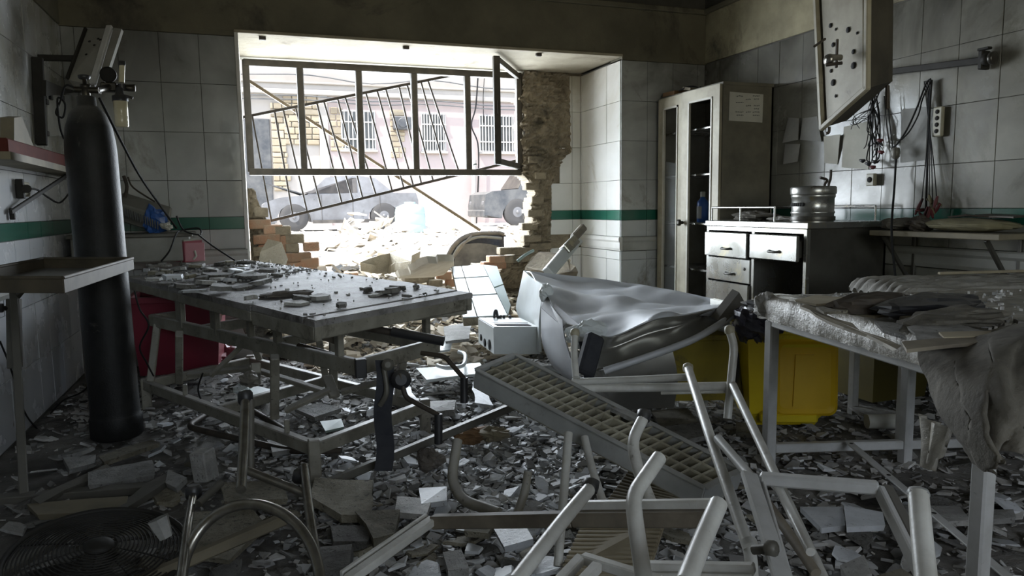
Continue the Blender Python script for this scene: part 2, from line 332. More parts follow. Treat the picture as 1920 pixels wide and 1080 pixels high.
    def grid(s, rows, smooth=True, thick=None):
        """rows of points; thick = vector or number (along local normals) for a second skin"""
        R, C = len(rows), len(rows[0]); P = [[V(p) for p in r] for r in rows]
        vs = [p for r in P for p in r]
        fs = [[i*C+j, i*C+j+1, (i+1)*C+j+1, (i+1)*C+j] for i in range(R-1) for j in range(C-1)]
        s.add(vs, fs, smooth)
        if thick:
            off = []
            for i in range(R):
                for j in range(C):
                    a = P[min(i+1, R-1)][j]-P[max(i-1, 0)][j]; b = P[i][min(j+1, C-1)]-P[i][max(j-1, 0)]
                    nrm = b.cross(a); nrm = nrm.normalized() if nrm.length > 1e-9 else V((0, 0, 1))
                    off.append(P[i][j]-nrm*thick)
            n0 = len(vs)
            s.add(off, [f[::-1] for f in fs], smooth)
            ring = [j for j in range(C)] + [i*C+C-1 for i in range(1, R)] + [(R-1)*C+j for j in range(C-2, -1, -1)] + [i*C for i in range(R-2, 0, -1)]
            allv = vs+off
            vv = []; ff = []
            for a in range(len(ring)):
                b = (a+1) % len(ring); k = len(vv)
                vv += [allv[ring[a]], allv[ring[b]], allv[n0+ring[b]], allv[n0+ring[a]]]; ff.append([k, k+1, k+2, k+3])
            s.add(vv, ff)
        return s
    def mesh(s, name, m, off=V((0, 0, 0))):
        me = bpy.data.meshes.new(name); me.from_pydata([tuple(p-off) for p in s.v], [], s.f)
        me.polygons.foreach_set('use_smooth', s.sm); me.materials.append(m); me.update(); return me
    def build(s, name, m, parent=None, label=None):
        off = _wl(parent) if parent is not None else V((0, 0, 0))
        o = link(name, s.mesh(name, m, off), None, parent)
        if label: o['label'] = label
        return o
    def top(s, name, m, label, cat, group=None):
        """a thing that is one mesh, origin at its base"""
        xs = [p.x for p in s.v]; ys = [p.y for p in s.v]; zs = [p.z for p in s.v]
        off = V(((min(xs)+max(xs))/2, (min(ys)+max(ys))/2, min(zs)))
        o = link(name, s.mesh(name, m, off), None, None, off); return tag(o, label, cat, group)
def struct(name, mb, m, parent=None):
    o = mb.build(name, m, parent)
    if parent is None: o['kind'] = 'structure'
    return o
def catmull(pts, n=6):
    pts = [V(p) for p in pts]; out = []
    for i in range(len(pts)-1):
        p0 = pts[max(i-1, 0)]; p1 = pts[i]; p2 = pts[i+1]; p3 = pts[min(i+2, len(pts)-1)]
        for k in range(n):
            t = k/n
            out.append(0.5*((2*p1) + (p2-p0)*t + (2*p0-5*p1+4*p2-p3)*t*t + (3*p1-p0-3*p2+p3)*t**3))
    out.append(pts[-1]); return out
def smoothgrid(rows, nu=6, nv=4):
    R = [catmull(r, nu) for r in rows]
    cols = [catmull([r[j] for r in R], nv) for j in range(len(R[0]))]
    return [[cols[j][i] for j in range(len(cols))] for i in range(len(cols[0]))]
def fillet(pts, r, n=5):
    """polyline with rounded corners"""
    pts = [V(p) for p in pts]; out = [pts[0]]
    for i in range(1, len(pts)-1):
        a, b, c = pts[i-1], pts[i], pts[i+1]
        q = min(r, (a-b).length*0.45, (c-b).length*0.45)
        s_ = b+(a-b).normalized()*q; e = b+(c-b).normalized()*q
        for k in range(n+1):
            t = k/n; out.append(s_*(1-t)**2 + b*2*t*(1-t) + e*t*t)
    out.append(pts[-1]); return out
def nzv(p, sc, seed=0.0): return noise.noise(V((p[0]*sc+seed, p[1]*sc-seed, p[2]*sc+seed*0.5)))
X, Y, Z = V((1, 0, 0)), V((0, 1, 0)), V((0, 0, 1))
# ------------------------------------------------------------ setting
XL, XR, YB = -1.02, 3.5, 5.1         # left, right and back wall of the room
RX0, RX1, RY, RZ = -0.035, 2.74, 5.85, 2.14   # the window recess: sides, depth, soffit
ZC = 3.05
def mound(x, y):
    """height of rubble under the broken wall and of the street beyond"""
    def ss(a, b, t): t = max(0, min(1, (t-a)/(b-a))); return t*t*(3-2*t)
    m = 0.40*ss(4.9, 6.5, y)
    n_ = noise.noise(V((x*2.1, y*2.1, 3.3)))*0.05*ss(4.6, 5.6, y)
    return m + n_
# floor
mb = MB(); nx, ny = 92, 168
rows = []
for j in range(ny):
    y = -2.6 + (6.05+2.6)*j/(ny-1); r = []
    for i in range(nx):
        x = XL-0.05 + (XR-XL+0.1)*i/(nx-1)
        z = mound(x, y) if RX0-0.1 < x < RX1+0.1 else min(mound(x, y), 0.05)
        z += 0.014*noise.noise(V((x*5, y*5, 0))) + 0.008*noise.noise(V((x*17, y*17, 4)))
        r.append((x, y, z-0.012))
    rows.append(r)
struct('floor', mb.grid(rows), M['floor'])
def ground_z(x, y):
    z = mound(x, y) if RX0-0.1 < x < RX1+0.1 else min(mound(x, y), 0.05)
    return z + 0.014*noise.noise(V((x*5, y*5, 0))) - 0.008

# plain wall bodies
wl = struct('wall_left', MB().box((XL-0.25, -2.7, -0.1), (XL-0.012, 6.05, ZC)), M['grout'])
wr = struct('wall_right', MB().box((XR+0.012, -2.7, -0.1), (XR+0.25, 6.05, ZC)), M['grout'])
wb = struct('wall_back', MB().box((XL-0.05, YB+0.012, -0.1), (RX0-0.012, RY+0.2, RZ-0.02)).box((RX1+0.012, YB+0.012, -0.1), (XR+0.05, RY+0.2, RZ-0.02)), M['grout'])
struct('wall_back_upper', MB().box((XL-0.05, YB, RZ), (XR+0.05, RY+0.2, 2.505)), M['plaster'])
struct('wall_back_band', MB().box((XL-0.05, YB, 2.108), (RX0-0.012, YB+0.2, RZ+.002), .001).box((RX1+0.012, YB, 2.108), (XR+0.05, YB+0.2, RZ+.002), .001), M['plaster'], wb)
struct('wall_top_band', MB().box((XL-0.05, YB+0.03, 2.505), (XR+0.05, RY+0.2, ZC), 0.001), M['ceiling'])
struct('trim_1', MB().box((XL, YB-0.03, 2.49), (XR, YB+0.02, 2.53), 0.006), M['plaster'])
struct('ceiling', MB().box((XL-0.3, -2.7, ZC), (XR+0.3, 6.6, ZC+0.2)), M['ceiling'])
struct('ceiling_soffit', MB().box((RX0, YB+0.004, RZ-0.012), (RX1, RY+0.02, RZ+0.004), 0.001), M['soffit'])
# unseen rear wall with an opening added for the fill light
rw = MB().box((XL-0.2, -2.75, -0.1), (0.0, -2.55, ZC)).box((2.4, -2.75, -0.1), (XR+0.2, -2.55, ZC)).box((0, -2.75, -0.1), (2.4, -2.55, 1.0)).box((0, -2.75, 2.5), (2.4, -2.55, ZC))
struct('wall_rear', rw, M['plaster'])
# plaster bands above the tiles
struct('wall_right_band', MB().box((XR-0.002, -2.6, 2.115), (XR+0.03, YB, 2.50)), M['plaster_warm'], wr)
struct('wall_right_top', MB().box((XR+0.01, -2.6, 2.52), (XR+0.03, YB, ZC)), M['ceiling'], wr)
struct('trim_2', MB().box((XR-0.035, -2.6, 2.495), (XR+0.02, YB, 2.53), 0.006), M['plaster'])
struct('wall_left_band', MB().box((XL-0.03, -2.6, 2.115), (XL+0.002, YB, ZC)), M['plaster'], wl)
struct('wall_left_rest', MB().box((XL-0.03, -2.6, 0), (XL-0.004, 1.8, 2.115)), M['plaster'], wl)
struct('wall_right_rest', MB().box((XR+0.004, -2.6, 0), (XR+0.03, 1.2, 2.115)), M['plaster'], wr)
# tall dark niche of an upper window on the left wall
struct('window_2', MB().box((XL-0.02, 3.75, 2.25), (XL+0.012, 4.55, 2.85), 0.004), M['hole'])
struct('trim_3', MB().bar((XL+0.02, 4.6, 2.22), (XL+0.02, 4.6, 2.9), 0.05, 0.04).bar((XL+0.02, 3.7, 2.22), (XL+0.02, 4.62, 2.22), 0.04, 0.05), M['plaster'])

ROWS = [(0.01, 0.285, 'w'), (0.285, 0.56, 'w'), (0.56, 0.63, 'w'), (0.745, 0.875, 'w'), (0.875, 0.955, 'g'), (0.955, 1.19, 'w'), (1.19, 1.495, 'w'), (1.495, 1.80, 'w'), (1.80, 2.105, 'w')]
_tiles = {}
def tile(parent, org, u, nrm, u0, u1, z0, z1, m, gap=0.0026):
    """one glazed tile standing 12 mm proud of the grout"""
    wd, ht = round(u1-u0-gap, 4), round(z1-z0-gap, 4)
    if wd < 0.012 or ht < 0.012: return
    key = (wd, ht, m, tuple(u))
    if key not in _tiles:
        _tiles[key] = MB().cbox((0, 0, 0), (wd/2, 0.0065, ht/2), (V(u), V(nrm), Z), 0.0011).mesh('tile', M[m])
    c = V(org) + V(u)*((u0+u1)/2) + Z*((z0+z1)/2) + V(nrm)*random.uniform(-0.0012, 0.0012)
    link('tile', _tiles[key], None, parent, c - _wl(parent))
def tile_field(parent, org, u, nrm, ua, ub, u_step, white, u_off=0.0, skip=None, rows=ROWS):
    a = ua - u_off
    while a < ub-0.001:
        u0, u1 = max(a, ua), min(a+u_step, ub)
        if u1-u0 > 0.012:
            for z0, z1, k in rows:
                if skip and skip((u0+u1)/2, (z0+z1)/2): continue
                tile(parent, org, u, nrm, u0, u1, z0, z1, white if k == 'w' else 'green')
        a += u_step
# back wall: joints at x = -0.268 and -0.497 as in the photograph
tile_field(wb, (0, YB+0.006, 0), X, -Y, XL, RX0, 0.2295, 'tile', u_off=(0.2295*4-0.007-(-0.268-XL))%0.2295)
tile_field(wb, (0, YB+0.006, 0), X, -Y, RX1+0.004, XR, 0.2295, 'tile', u_off=0.0)
# right reveal of the window recess and the short tiled pier beside the broken masonry
tile_field(wb, (RX1-0.0-(-0.006), 0, 0), Y, -X, YB+0.012, RY, 0.2295, 'tile_lit')
tile_field(wr, (XR+0.006, 0, 0), Y, -X, 1.2, YB, 0.2285, 'tile_side', u_off=(2.847-1.2) % 0.2285*-1 + 0.2285)
tile_field(wl, (XL-0.006, 0, 0), Y, X, 1.8, YB, 0.2285, 'tile_left')
# moulded ledge running round the room
def ledge(name, a, b, inward, m='ledge'):
    a, b = V(a), V(b); i = V(inward); m_ = MB()
    prof = [(0, 0.632), (0.02, 0.636), (0.026, 0.655), (0.026, 0.70), (0.034, 0.715), (0.034, 0.735), (0.028, 0.744), (0, 0.744)]
    m_.prism([a + i*(p[0]) + Z*p[1] for p in prof], b-a)
    return struct(name, m_, M[m])
ledge('baseboard_left', (XL, 1.8, 0), (XL, YB, 0), X)
ledge('baseboard_back', (XL, YB, 0), (RX0, YB, 0), -Y)
ledge('baseboard_back_right', (RX1, YB, 0), (XR, YB, 0), -Y)
ledge('baseboard_reveal', (RX1, YB-0.034, 0), (RX1, RY-0.06, 0), -X, 'ledgepale')
ledge('baseboard_right', (XR, 1.2, 0), (XR, YB, 0), -X)
# left white jamb strip of the recess
struct('trim_4', MB().box((RX0-0.012, YB-0.012, 0.42), (RX0+0.012, RY, RZ-0.005), 0.003), M['trimwhite'])
struct('trim_5', MB().box((RX0-0.012, YB-0.014, RZ-0.012), (RX1+0.01, YB+0.01, RZ+0.008), 0.003), M['soffit'])
# anchor stubs in the soffit
for px, py in ((492, 71), (761, 89), (1010, 102)):
    p = PZ(px, py, RZ-0.02)
    tag(MB().cbox(p, (0.022, 0.014, 0.014), None, 0.004).top('anchor_stub', M['iron'], 'small dark metal stub under the soffit, ' + {492: 'above the first window pane', 761: 'above the fourth window pane', 1010: 'above the broken brick pier'}[px], 'anchor'), group='anchor stubs in the soffit')

# outer wall: broken masonry right of the window, with bricks at the torn edge
def rough_panel(x_edges, y0, z_lo, z_hi, nu, nv, amp, seed):
    """x_edges(z) -> (xa, xb): a rough front skin between two ragged outlines"""
    rows = []
    for j in range(nv+1):
        z = z_lo+(z_hi-z_lo)*j/nv; xa, xb = x_edges(z); r = []
        for i in range(nu+1):
            x = xa+(xb-xa)*i/nu
            d = amp*(nzv((x, z*2.2, 0), 7, seed)+0.8*nzv((x*.6, z*2.4, 0), 20, seed)+0.45*nzv((x, z*1.5, 0), 45, seed))
            r.append((x, y0-0.015-abs(d), z))
        rows.append(r)
    return rows
def interp(tab, z):
    for (z0, x0), (z1, x1) in zip(tab, tab[1:]):
        if z0 <= z <= z1: return x0+(x1-x0)*(z-z0)/(z1-z0)
    return tab[-1][1] if z > tab[-1][0] else tab[0][1]
# torn left outline and the outline of the surviving tiles, (z, x) at the outer wall
tornL = [(0.30, 1.9), (0.52, 2.0), (0.60, 2.16), (0.72, 2.22), (0.86, 2.27), (0.98, 2.25), (1.10, 2.30), (1.20, 2.26), (1.27, 2.19), (2.1, 2.20)]
tileL = [(0.30, 2.45), (0.60, 2.44), (1.18, 2.46), (1.28, 2.50), (1.42, 2.58), (1.45, 2.64), (2.1, 2.63)]
wo = struct('wall_outer', MB().grid(rough_panel(lambda z: (interp(tornL, z)+0.035*nzv((0, 0, z), 14, 2), interp(tileL, z)+0.012*nzv((0, z, 0), 18, 5)), RY, 0.30, 2.13, 34, 120, 0.060, 1.7), False), M['masonry'])
m_ = MB()
N_ = 110
for j in range(N_):
    z0 = 0.25+(2.13-0.25)*j/N_; z1 = 0.25+(2.13-0.25)*(j+1)/N_; x0 = interp(tornL, (z0+z1)/2)+0.035*nzv((0, 0, z0), 14, 2)+0.02*nzv((3, 0, z0), 50, 2)+0.014
    m_.box((x0, RY-0.012, z0), (RX1+0.1, RY+0.2, z1), 0.002)
struct('wall_outer_core', m_, M['masonry'], wo)
for z0, z1, k in ROWS:
    if z0 > 1.9: continue
    xa = max(interp(tileL, (z0+z1)/2), 2.44)
    zz = max(z0, 0.56) if z0 < 0.6 else z0
    for a, b in ((xa, 2.655), (2.655, RX1-0.004)):
        if z1 < 0.55: continue
        if b > a+0.012: tile(wo, (0, RY-0.018, 0), X, -Y, a, b, z0, z1, 'tile_lit' if k == 'w' else 'green')
# bricks jutting from the torn right edge: courses stepping to the left near the ground
for (px, py, w_, n_) in ((1000, 300, .12, 1), (1010, 330, .1, 1), (995, 350, .12, 1), (1005, 375, .11, 1), (1000, 400, .13, 1), (990, 425, .14, 1), (995, 447, .16, 1), (1010, 462, .2, 1), (985, 470, .2, 1), (955, 470, .2, 1), (1000, 482, .2, 1), (965, 485, .22, 1), (935, 486, .2, 1), (925, 497, .2, 1)):
    p = PY(px, py, RY-0.01)
    o = MB().cbox(p, (w_/2, 0.05, 0.03), (V((1, 0.06*random.uniform(-1, 1), 0.05*random.uniform(-1, 1))).normalized(), Y, Z), 0.006).build('brick', M['brick'] if (py > 370 and random.random() < .5) else M['masonry'], wo)
# left broken masonry stub below the window frame
wl2 = struct('wall_stub', MB().grid(rough_panel(lambda z: (-0.02, interp([(0.25, 0.36), (0.50, 0.30), (0.62, 0.26), (0.80, 0.16), (0.95, 0.09), (1.14, 0.02)], z)+0.03*nzv((z, 0, 0), 16, 9)), RY+0.02, 0.28, 1.16, 16, 36, 0.05, 6.1), False).grid([[p+V((0, 0.28, 0)) for p in map(V, r)] for r in rough_panel(lambda z: (-0.02, interp([(0.25, 0.36), (0.50, 0.30), (0.62, 0.26), (0.80, 0.16), (0.95, 0.09), (1.14, 0.02)], z)), RY+0.02, 0.28, 1.16, 8, 18, 0.03, 6.1)], False), M['masonry'])
for (px, py, w_, t_) in ((487, 420, .16, 1), (512, 430, .14, 1), (530, 432, .12, 0), (500, 448, .2, 1), (527, 450, .16, 1), (552, 447, .14, 0), (510, 466, .2, 1), (540, 464, .16, 0), (583, 462, .12, 1), (520, 484, .22, 1), (556, 482, .22, 1), (545, 500, .2, 1), (580, 492, .14, 1), (570, 508, .2, 1), (490, 398, .1, 0), (500, 470, .2, 0)):
    p = PY(px, py, RY+0.0)
    MB().cbox(p, (w_/2, 0.055, 0.036), (V((1, 0.1*random.uniform(-1, 1), 0.06*random.uniform(-1, 1))).normalized(), Y, Z), 0.007).build('brick', M['brick'] if t_ else M['masonry'], wl2)

# window_1: brown steel frame without glass
FT, FB = 0.05, 0.05
fy = RY+0.06
fx0, fx1, fz0, fz1 = 0.0, 2.215, 1.285, 2.115
win = struct('window_1', MB().bar((fx0, fy, fz1-0.02), (fx1, fy, fz1-0.02), 0.06, 0.05).bar((fx0, fy, fz0), (fx1, fy, fz0), 0.07, 0.05).bar((fx0+0.015, fy, fz0), (fx0+0.015, fy, fz1), 0.045, 0.05).bar((fx1-0.02, fy, fz0), (fx1-0.02, fy, fz1), 0.045, 0.05), M['frame'])
for px in (566, 675, 778, 877):
    p = PY(px, 220, fy); MB().bar((p.x, fy, fz0), (p.x, fy, fz1), 0.045, 0.05, ch=0.006).bar((p.x, fy+0.02, fz0), (p.x, fy+0.02, fz1), 0.018, 0.05, ch=0.002).build('mullion', M['frame'], win)
# open casement leaf, hinged at the right, swung into the room
hinge = V((fx1-0.03, fy-0.03, 0)); tip = PD(932, 220, 5.40); tip = V((tip.x, tip.y, 0))
leaf = MB()
for a, b in ((hinge, tip),):
    for zz in (fz0+0.05, fz1-0.03): leaf.bar(a+Z*zz, b+Z*zz, 0.035, 0.045)
    leaf.bar(a+Z*(fz0+0.03), a+Z*(fz1-0.01), 0.035, 0.045); leaf.bar(b+Z*(fz0+0.03), b+Z*(fz1-0.01), 0.035, 0.05)
casement = leaf.build('casement', M['frame'], win)
MB().bar(tip+V((0, -0.03, 1.68)), tip+V((0, -0.03, 1.78)), 0.012, 0.012).build('handle', M['iron'], casement)
# shards of broken glass left in the frame
for px, py, s_ in ((615, 318, .05), (520, 318, .03), (885, 310, .05), (966, 250, .03)):
    p = PY(px, py, fy); MB().prism([p, p+V((s_, 0, 0)), p+V((s_*0.7, 0, 0.02)), p+V((s_*.3, 0, 0.012))], (0, 0.004, 0)).build('glass_shard', M['glassbit'], win)
# ------------------------------------------------------------ outside
def gz_out(x, y): return 0.40 + 0.03*noise.noise(V((x*0.7, y*0.7, 1.0)))
rows = []
for j in range(60):
    y = 5.95+19.5*(j/59)**1.6; r = []
    for i in range(90):
        x = -7+22*i/89
        z = (mound(x, y) if y < 6.5 else gz_out(x, y)) if -0.1 < x < 2.9 or y > 6.5 else 0.2
        z += 0.09*max(0, noise.noise(V((x*1.1, y*0.8, 7))))*(1 if y > 7 else 0) - 0.01
        r.append((x, y, z))
    rows.append(r)
struct('ground_street', MB().grid(rows), M['street'])
struct('ground_far', MB().box((-60, 6.3, -0.3), (80, 25.5, 0.15), 0.01), M['street'])
# house across the street
FY = 25.0
b = thing('building', 'long pale house across the street with white barred windows', 'building', (4.5, FY, 0.3))
MB().box((2.35, FY, 0.2), (14, FY+6, 4.75), 0.02).build('wall', M['facade_pink'], b)
MB().box((-8, FY+0.02, 4.70), (14, FY+6, 9), 0.02).build('upper_wall', M['facade_white'], b)
MB().box((-8, FY+0.05, 0.2), (2.35, FY+6, 4.72), 0.02).build('yellow_wall', M['facade_white'], b)
MB().box((-8, FY-0.10, 4.68), (14, FY+0.1, 4.86), 0.03).box((-8, FY-0.05, 5.05), (14, FY+0.1, 5.12), 0.02).build('cornice', M['facade_white'], b)
MB().box((2.25, FY-0.05, 0.2), (2.55, FY+0.1, 4.7), 0.02).build('pilaster', M['facade_white'], b)
MB().box((-0.9, FY-0.02, 0.2), (0.7, FY+0.1, 3.9), 0.02).build('shutter', M['cardark'], b)
# yellow stone patches, stone by stone
rs = random.Random(3)
for (xa, xb, za, zb) in ((0.75, 1.15, 1.6, 4.3), (1.15, 2.25, 3.1, 4.45), (2.6, 2.95, 2.9, 4.2), (4.6, 4.95, 2.7, 4.2)):
    z = za
    while z < zb:
        zh = rs.uniform(.11, .24); x = xa + rs.uniform(-0.2, 0)
        while x < xb:
            wd = rs.uniform(0.2, 0.55)
            MB().box((max(x, xa), FY-0.03-rs.uniform(0, .02), z), (min(x+wd, xb+rs.uniform(0, .2)), FY+0.06, z+zh), 0.02).build('stone', M['facade_yellow'], b)
            x += wd+0.02
        z += zh+0.02
def barred_window(x0, x1, z0, z1, nb):
    o = MB().box((x0-0.05, FY-0.04, z0-0.05), (x1+0.05, FY+0.02, z0), 0.01).box((x0-0.05, FY-0.04, z1), (x1+0.05, FY+0.02, z1+0.05), 0.01).box((x0-0.05, FY-0.04, z0), (x0, FY+0.02, z1), 0.01).box((x1, FY-0.04, z0), (x1+0.05, FY+0.02, z1), 0.01).build('window', M['winwhite'], b)
    MB().box((x0, FY-0.015, z0), (x1, FY+0.03, z1), 0.002).build('pane', M['windark'], o)
    MB().box((x0-0.1, FY-0.12, z0-0.13), (x1+0.1, FY+0.02, z0-0.05), 0.01).build('sill', M['facade_white'], o)
    for i in range(nb):
        x = x0+(x1-x0)*(i+0.5)/nb
        MB().bar((x, FY-0.08, z0-0.05), (x, FY-0.08, z1+0.05), 0.045, 0.03).build('bar', M['winwhite'], o)
    for zz in (z0+0.25*(z1-z0), z0+0.72*(z1-z0)): MB().bar((x0-0.05, FY-0.09, zz), (x1+0.05, FY-0.09, zz), 0.03, 0.04).build('crossbar', M['winwhite'], o)
barred_window(3.0, 4.05, 3.0, 4.2, 8)
barred_window(5.72, 6.5, 2.98, 4.18, 8)
barred_window(7.82, 9.05, 2.98, 4.18, 11)
barred_window(10.6, 11.8, 2.98, 4.18, 11)
p = PY(752, 232, FY); MB().box((p.x-0.3, FY-0.3, p.z-0.22), (p.x+0.3, FY, p.z+0.22), 0.03).lathe([(0.17, 0), (0.15, 0.03)], (p.x, FY-0.30, p.z), -Y, 14).build('cooling_unit', M['cardark'], b)
# cables along the cornice and a service wire
cb = MB()
for dz, sag in ((4.62, 0.06), (4.5, 0.05), (5.25, 0.12)):
    cb.tube(catmull([(x, FY-0.14, dz-sag*math.sin(x*1.9)-0.02*x*0.3) for x in range(-6, 15, 2)], 3), 0.02, 5)
cb.build('wall_cables', M['windark'], b)
# service wires down to the street
def wire(name, pts, r, label, n=5): return tag(MB().tube(catmull(pts, 6), r, 6).top(name, M['cable'], label, 'wire'), group=None)
wire('hanging_wire', [PY(px, py, FY-.16) for px, py in ((897, 130), (892, 200), (884, 235), (896, 270), (897, 330), (893, 424))], 0.026, 'black service wire dangling down outside the second pane from the right')
wire('hanging_wire', [PY(909, 138, FY-.12), PY(906, 180, FY-.12), PY(907, 230, FY-.05)], 0.012, 'thin short wire beside the dangling black service wire')
# pole
tag(MB().tube([PY(889, 300, FY-.45), PY(888, 427, FY-.45)], 0.09, 8).top('utility_pole', M['facade_white'], 'slim pale pole standing in the street behind the dangling wire', 'pole'))

def wheel(root, c, r, wd, axis):
    o = MB().lathe([(r*0.62, 0), (r*0.93, 0.005), (r, 0.04), (r, wd-0.04), (r*0.93, wd-0.005), (r*0.62, wd)], V(c), axis, 22).build('wheel', M['tyre'], root)
    h_ = MB().lathe([(r*0.60, 0.03), (r*0.52, 0.015), (r*0.25, 0.01), (0.001, 0.0)], V(c)-V(axis)*0.012, axis, 18)
    h_.lathe([(r*.14, 0), (r*.12, .03), (.001, .035)], V(c)-V(axis)*0.01, -V(axis), 12)
    h_.build('hubcap', M['hub'], o)
def car(name, label, x0, y0, z0, L, W, paint, flip=False, hood=True, trim_front=False, prof=None, cabin=None, wheels=None, r=0.36):
    root = thing(name, label, 'car', (x0+L/2, y0+W/2, z0))
    fx = (lambda t: x0+L*(1-t)) if flip else (lambda t: x0+L*t)
    P = lambda t, z, y: V((fx(t), y, z0+z))
    def side(poly, ya, yb):
        q = [P(t, z, ya) for t, z in poly]
        m_ = MB(); m_.prism(q if not flip else q[::-1], (0, yb-ya, 0)); return m_
    # body with wheel arches cut into its lower edge
    arch = []
    for wt in wheels[::-1]:
        for k in range(9):
            a = pi*k/8; arch.append((wt+math.cos(a)*(r+0.07)/L, 0.24+max(0, math.sin(a)*(r+0.09)*1.05)))
    body = prof + arch
    body_mb = side(body, y0, y0+W)
    body_mb.build('body', paint, root)
    n = len(cabin); lo = [P(t, z, y0+0.04) for t, z in cabin]; m_ = MB()
    ins = 0.16
    base_z = min(z for t, z in cabin)
    f = lambda t, z, s_: P(t, z, (y0+0.04+ins*(z-base_z)/0.6) if s_ == 0 else (y0+W-0.04-ins*(z-base_z)/0.6))
    A = [f(t, z, 0) for t, z in cabin]; B = [f(t, z, 1) for t, z in cabin]
    m_.add(A+B, [list(range(n)), list(range(n, 2*n))[::-1]] + [[i, n+i, n+(i+1) % n, (i+1) % n] for i in range(n)])
    m_.build('cabin', paint, root)
    # side windows, set just outside the cabin skin
    zs = [z for t, z in cabin]; zt = max(zs)
    tb = [t for t, z in cabin if abs(z-base_z) < 0.03]; tt = [t for t, z in cabin if z > zt-0.06]
    ta, tz = min(tb)+0.03, max(tb)-0.03; ua, uz = min(tt)+0.012, max(tt)-0.012
    mid = (ua+uz)/2
    for (b0, b1, c0, c1) in ((ta, mid-0.015, ua, mid-0.015), (mid+0.015, tz, mid+0.015, uz)):
        q = [f(b0, base_z+0.05, 0), f(b1, base_z+0.05, 0), f(c1, zt-0.07, 0), f(c0, zt-0.07, 0)]
        MB().prism([p+V((0, -0.012, 0)) for p in q], (0, 0.02, 0)).build('side_window', M['glass'], root)
    q = [f(min(tb)+0.005, base_z+0.04, 0), f(min(tb)+0.005, base_z+0.04, 1), f(min(tt), zt-0.04, 1), f(min(tt), zt-0.04, 0)]
    MB().prism([p+V(((0.02 if flip else -0.02), 0, 0)) for p in q], (0.01, 0, 0.01)).build('windscreen', M['glass'], root)
    # door seams, handle, bumper, sill
    for t in (0.36, 0.56, 0.74):
        MB().bar(P(t, 0.3, y0-0.004), P(t, base_z, y0-0.004), 0.012, 0.012).build('door_seam', M['glass'], root)
    MB().bar(P(0.50, 0.78, y0-0.012), P(0.545, 0.78, y0-0.012), 0.02, 0.03).build('door_handle', M['hub'], root)
    MB().bar(P(0.30, 0.25, y0-0.01), P(0.72, 0.25, y0-0.01), 0.05, 0.09).build('side_sill', M['glass'], root)
    MB().box((min(fx(-0.012), fx(0.03)), y0+0.02, z0+0.28), (max(fx(-0.012), fx(0.03)), y0+W-0.02, z0+0.5), 0.05).build('bumper', paint, root)
    for wt in wheels:
        wheel(root, P(wt, r, y0-0.01), r, 0.22, Y)
    for s_ in (0.12, W-0.3):
        MB().box((min(fx(-0.005), fx(0.03)), y0+s_, z0+0.62), (max(fx(-0.005), fx(0.03)), y0+s_+0.2, z0+0.76), 0.03).build('headlamp', M['hub'], root)
    if hood:
        MB().prism([P(0.25, 0.98, y0+0.1), P(0.25, 0.98, y0+W-0.1), P(0.02, 1.32, y0+W-0.15), P(0.0, 1.30, y0+0.12)], (0, 0, 0.03)).build('raised_bonnet', M['cardark'], root)
    return root
sal_prof = [(0.0, 0.30), (-0.005, 0.55), (0.01, 0.78), (0.10, 0.90), (0.30, 0.98), (0.62, 1.02), (0.985, 1.0), (1.0, 0.80), (1.0, 0.30)]
# the arch list is appended, so the lower outline runs from the rear wheel to the front one
car('car', 'dusty white car with its bonnet raised, parked in the sunlit street', 0.30, 20.2, 0.40, 4.15, 1.7, M['carwhite'], wheels=(0.185, 0.765), prof=sal_prof,
    cabin=[(0.27, 0.96), (0.40, 1.44), (0.58, 1.50), (0.72, 1.42), (0.84, 1.0)], r=0.38)
car('car', 'dark dust-covered off-roader half hidden behind the broken brick jamb', 6.45, 20.3, 0.40, 3.9, 1.7, M['cardark'], wheels=(0.26, 0.8), hood=False,
    prof=[(0.0, 0.35), (-0.005, 0.6), (0.01, 0.95), (0.06, 1.04), (0.30, 1.10), (0.97, 1.10), (1.0, 0.9), (1.0, 0.35)],
    cabin=[(0.27, 1.08), (0.36, 1.65), (0.93, 1.68), (0.98, 1.08)], r=0.42)
# twisted front wreckage behind the white car
wr_ = MB()
rs = random.Random(8)
for i in range(26):
    c = PD(rs.uniform(650, 738), rs.uniform(412, 440), rs.uniform(14.5, 16.5)); c.z = max(0.42, c.z)
    s_ = rs.uniform(0.12, 0.36)
    wr_.prism([c+V((rs.uniform(-s_, s_), rs.uniform(-.1, .1), rs.uniform(-s_, s_)*0.7)) for k in range(4)], (0.02, 0.03, 0.03))
tag(wr_.top('scrap_heap', M['rubble_out'], 'heap of torn pale scrap sheet in the street beside the green water tank', 'scrap'), kind='stuff')
tk = thing('water_tank', 'pale green plastic water tank standing in the sunlit street', 'tank', PY(770, 435, 17))
c = PY(770, 436, 17)
MB().lathe([(0.33, 0), (0.36, 0.03), (0.36, 0.18), (0.35, 0.2), (0.36, 0.22), (0.36, 0.42), (0.35, 0.44), (0.36, 0.46), (0.33, 0.60), (0.15, 0.68)], c, Z, 26).build('tank_body', M['tank'], tk)
MB().lathe([(0.13, 0.66), (0.14, 0.72), (0.0, 0.73)], c, Z, 16).build('lid', M['tank'], tk)

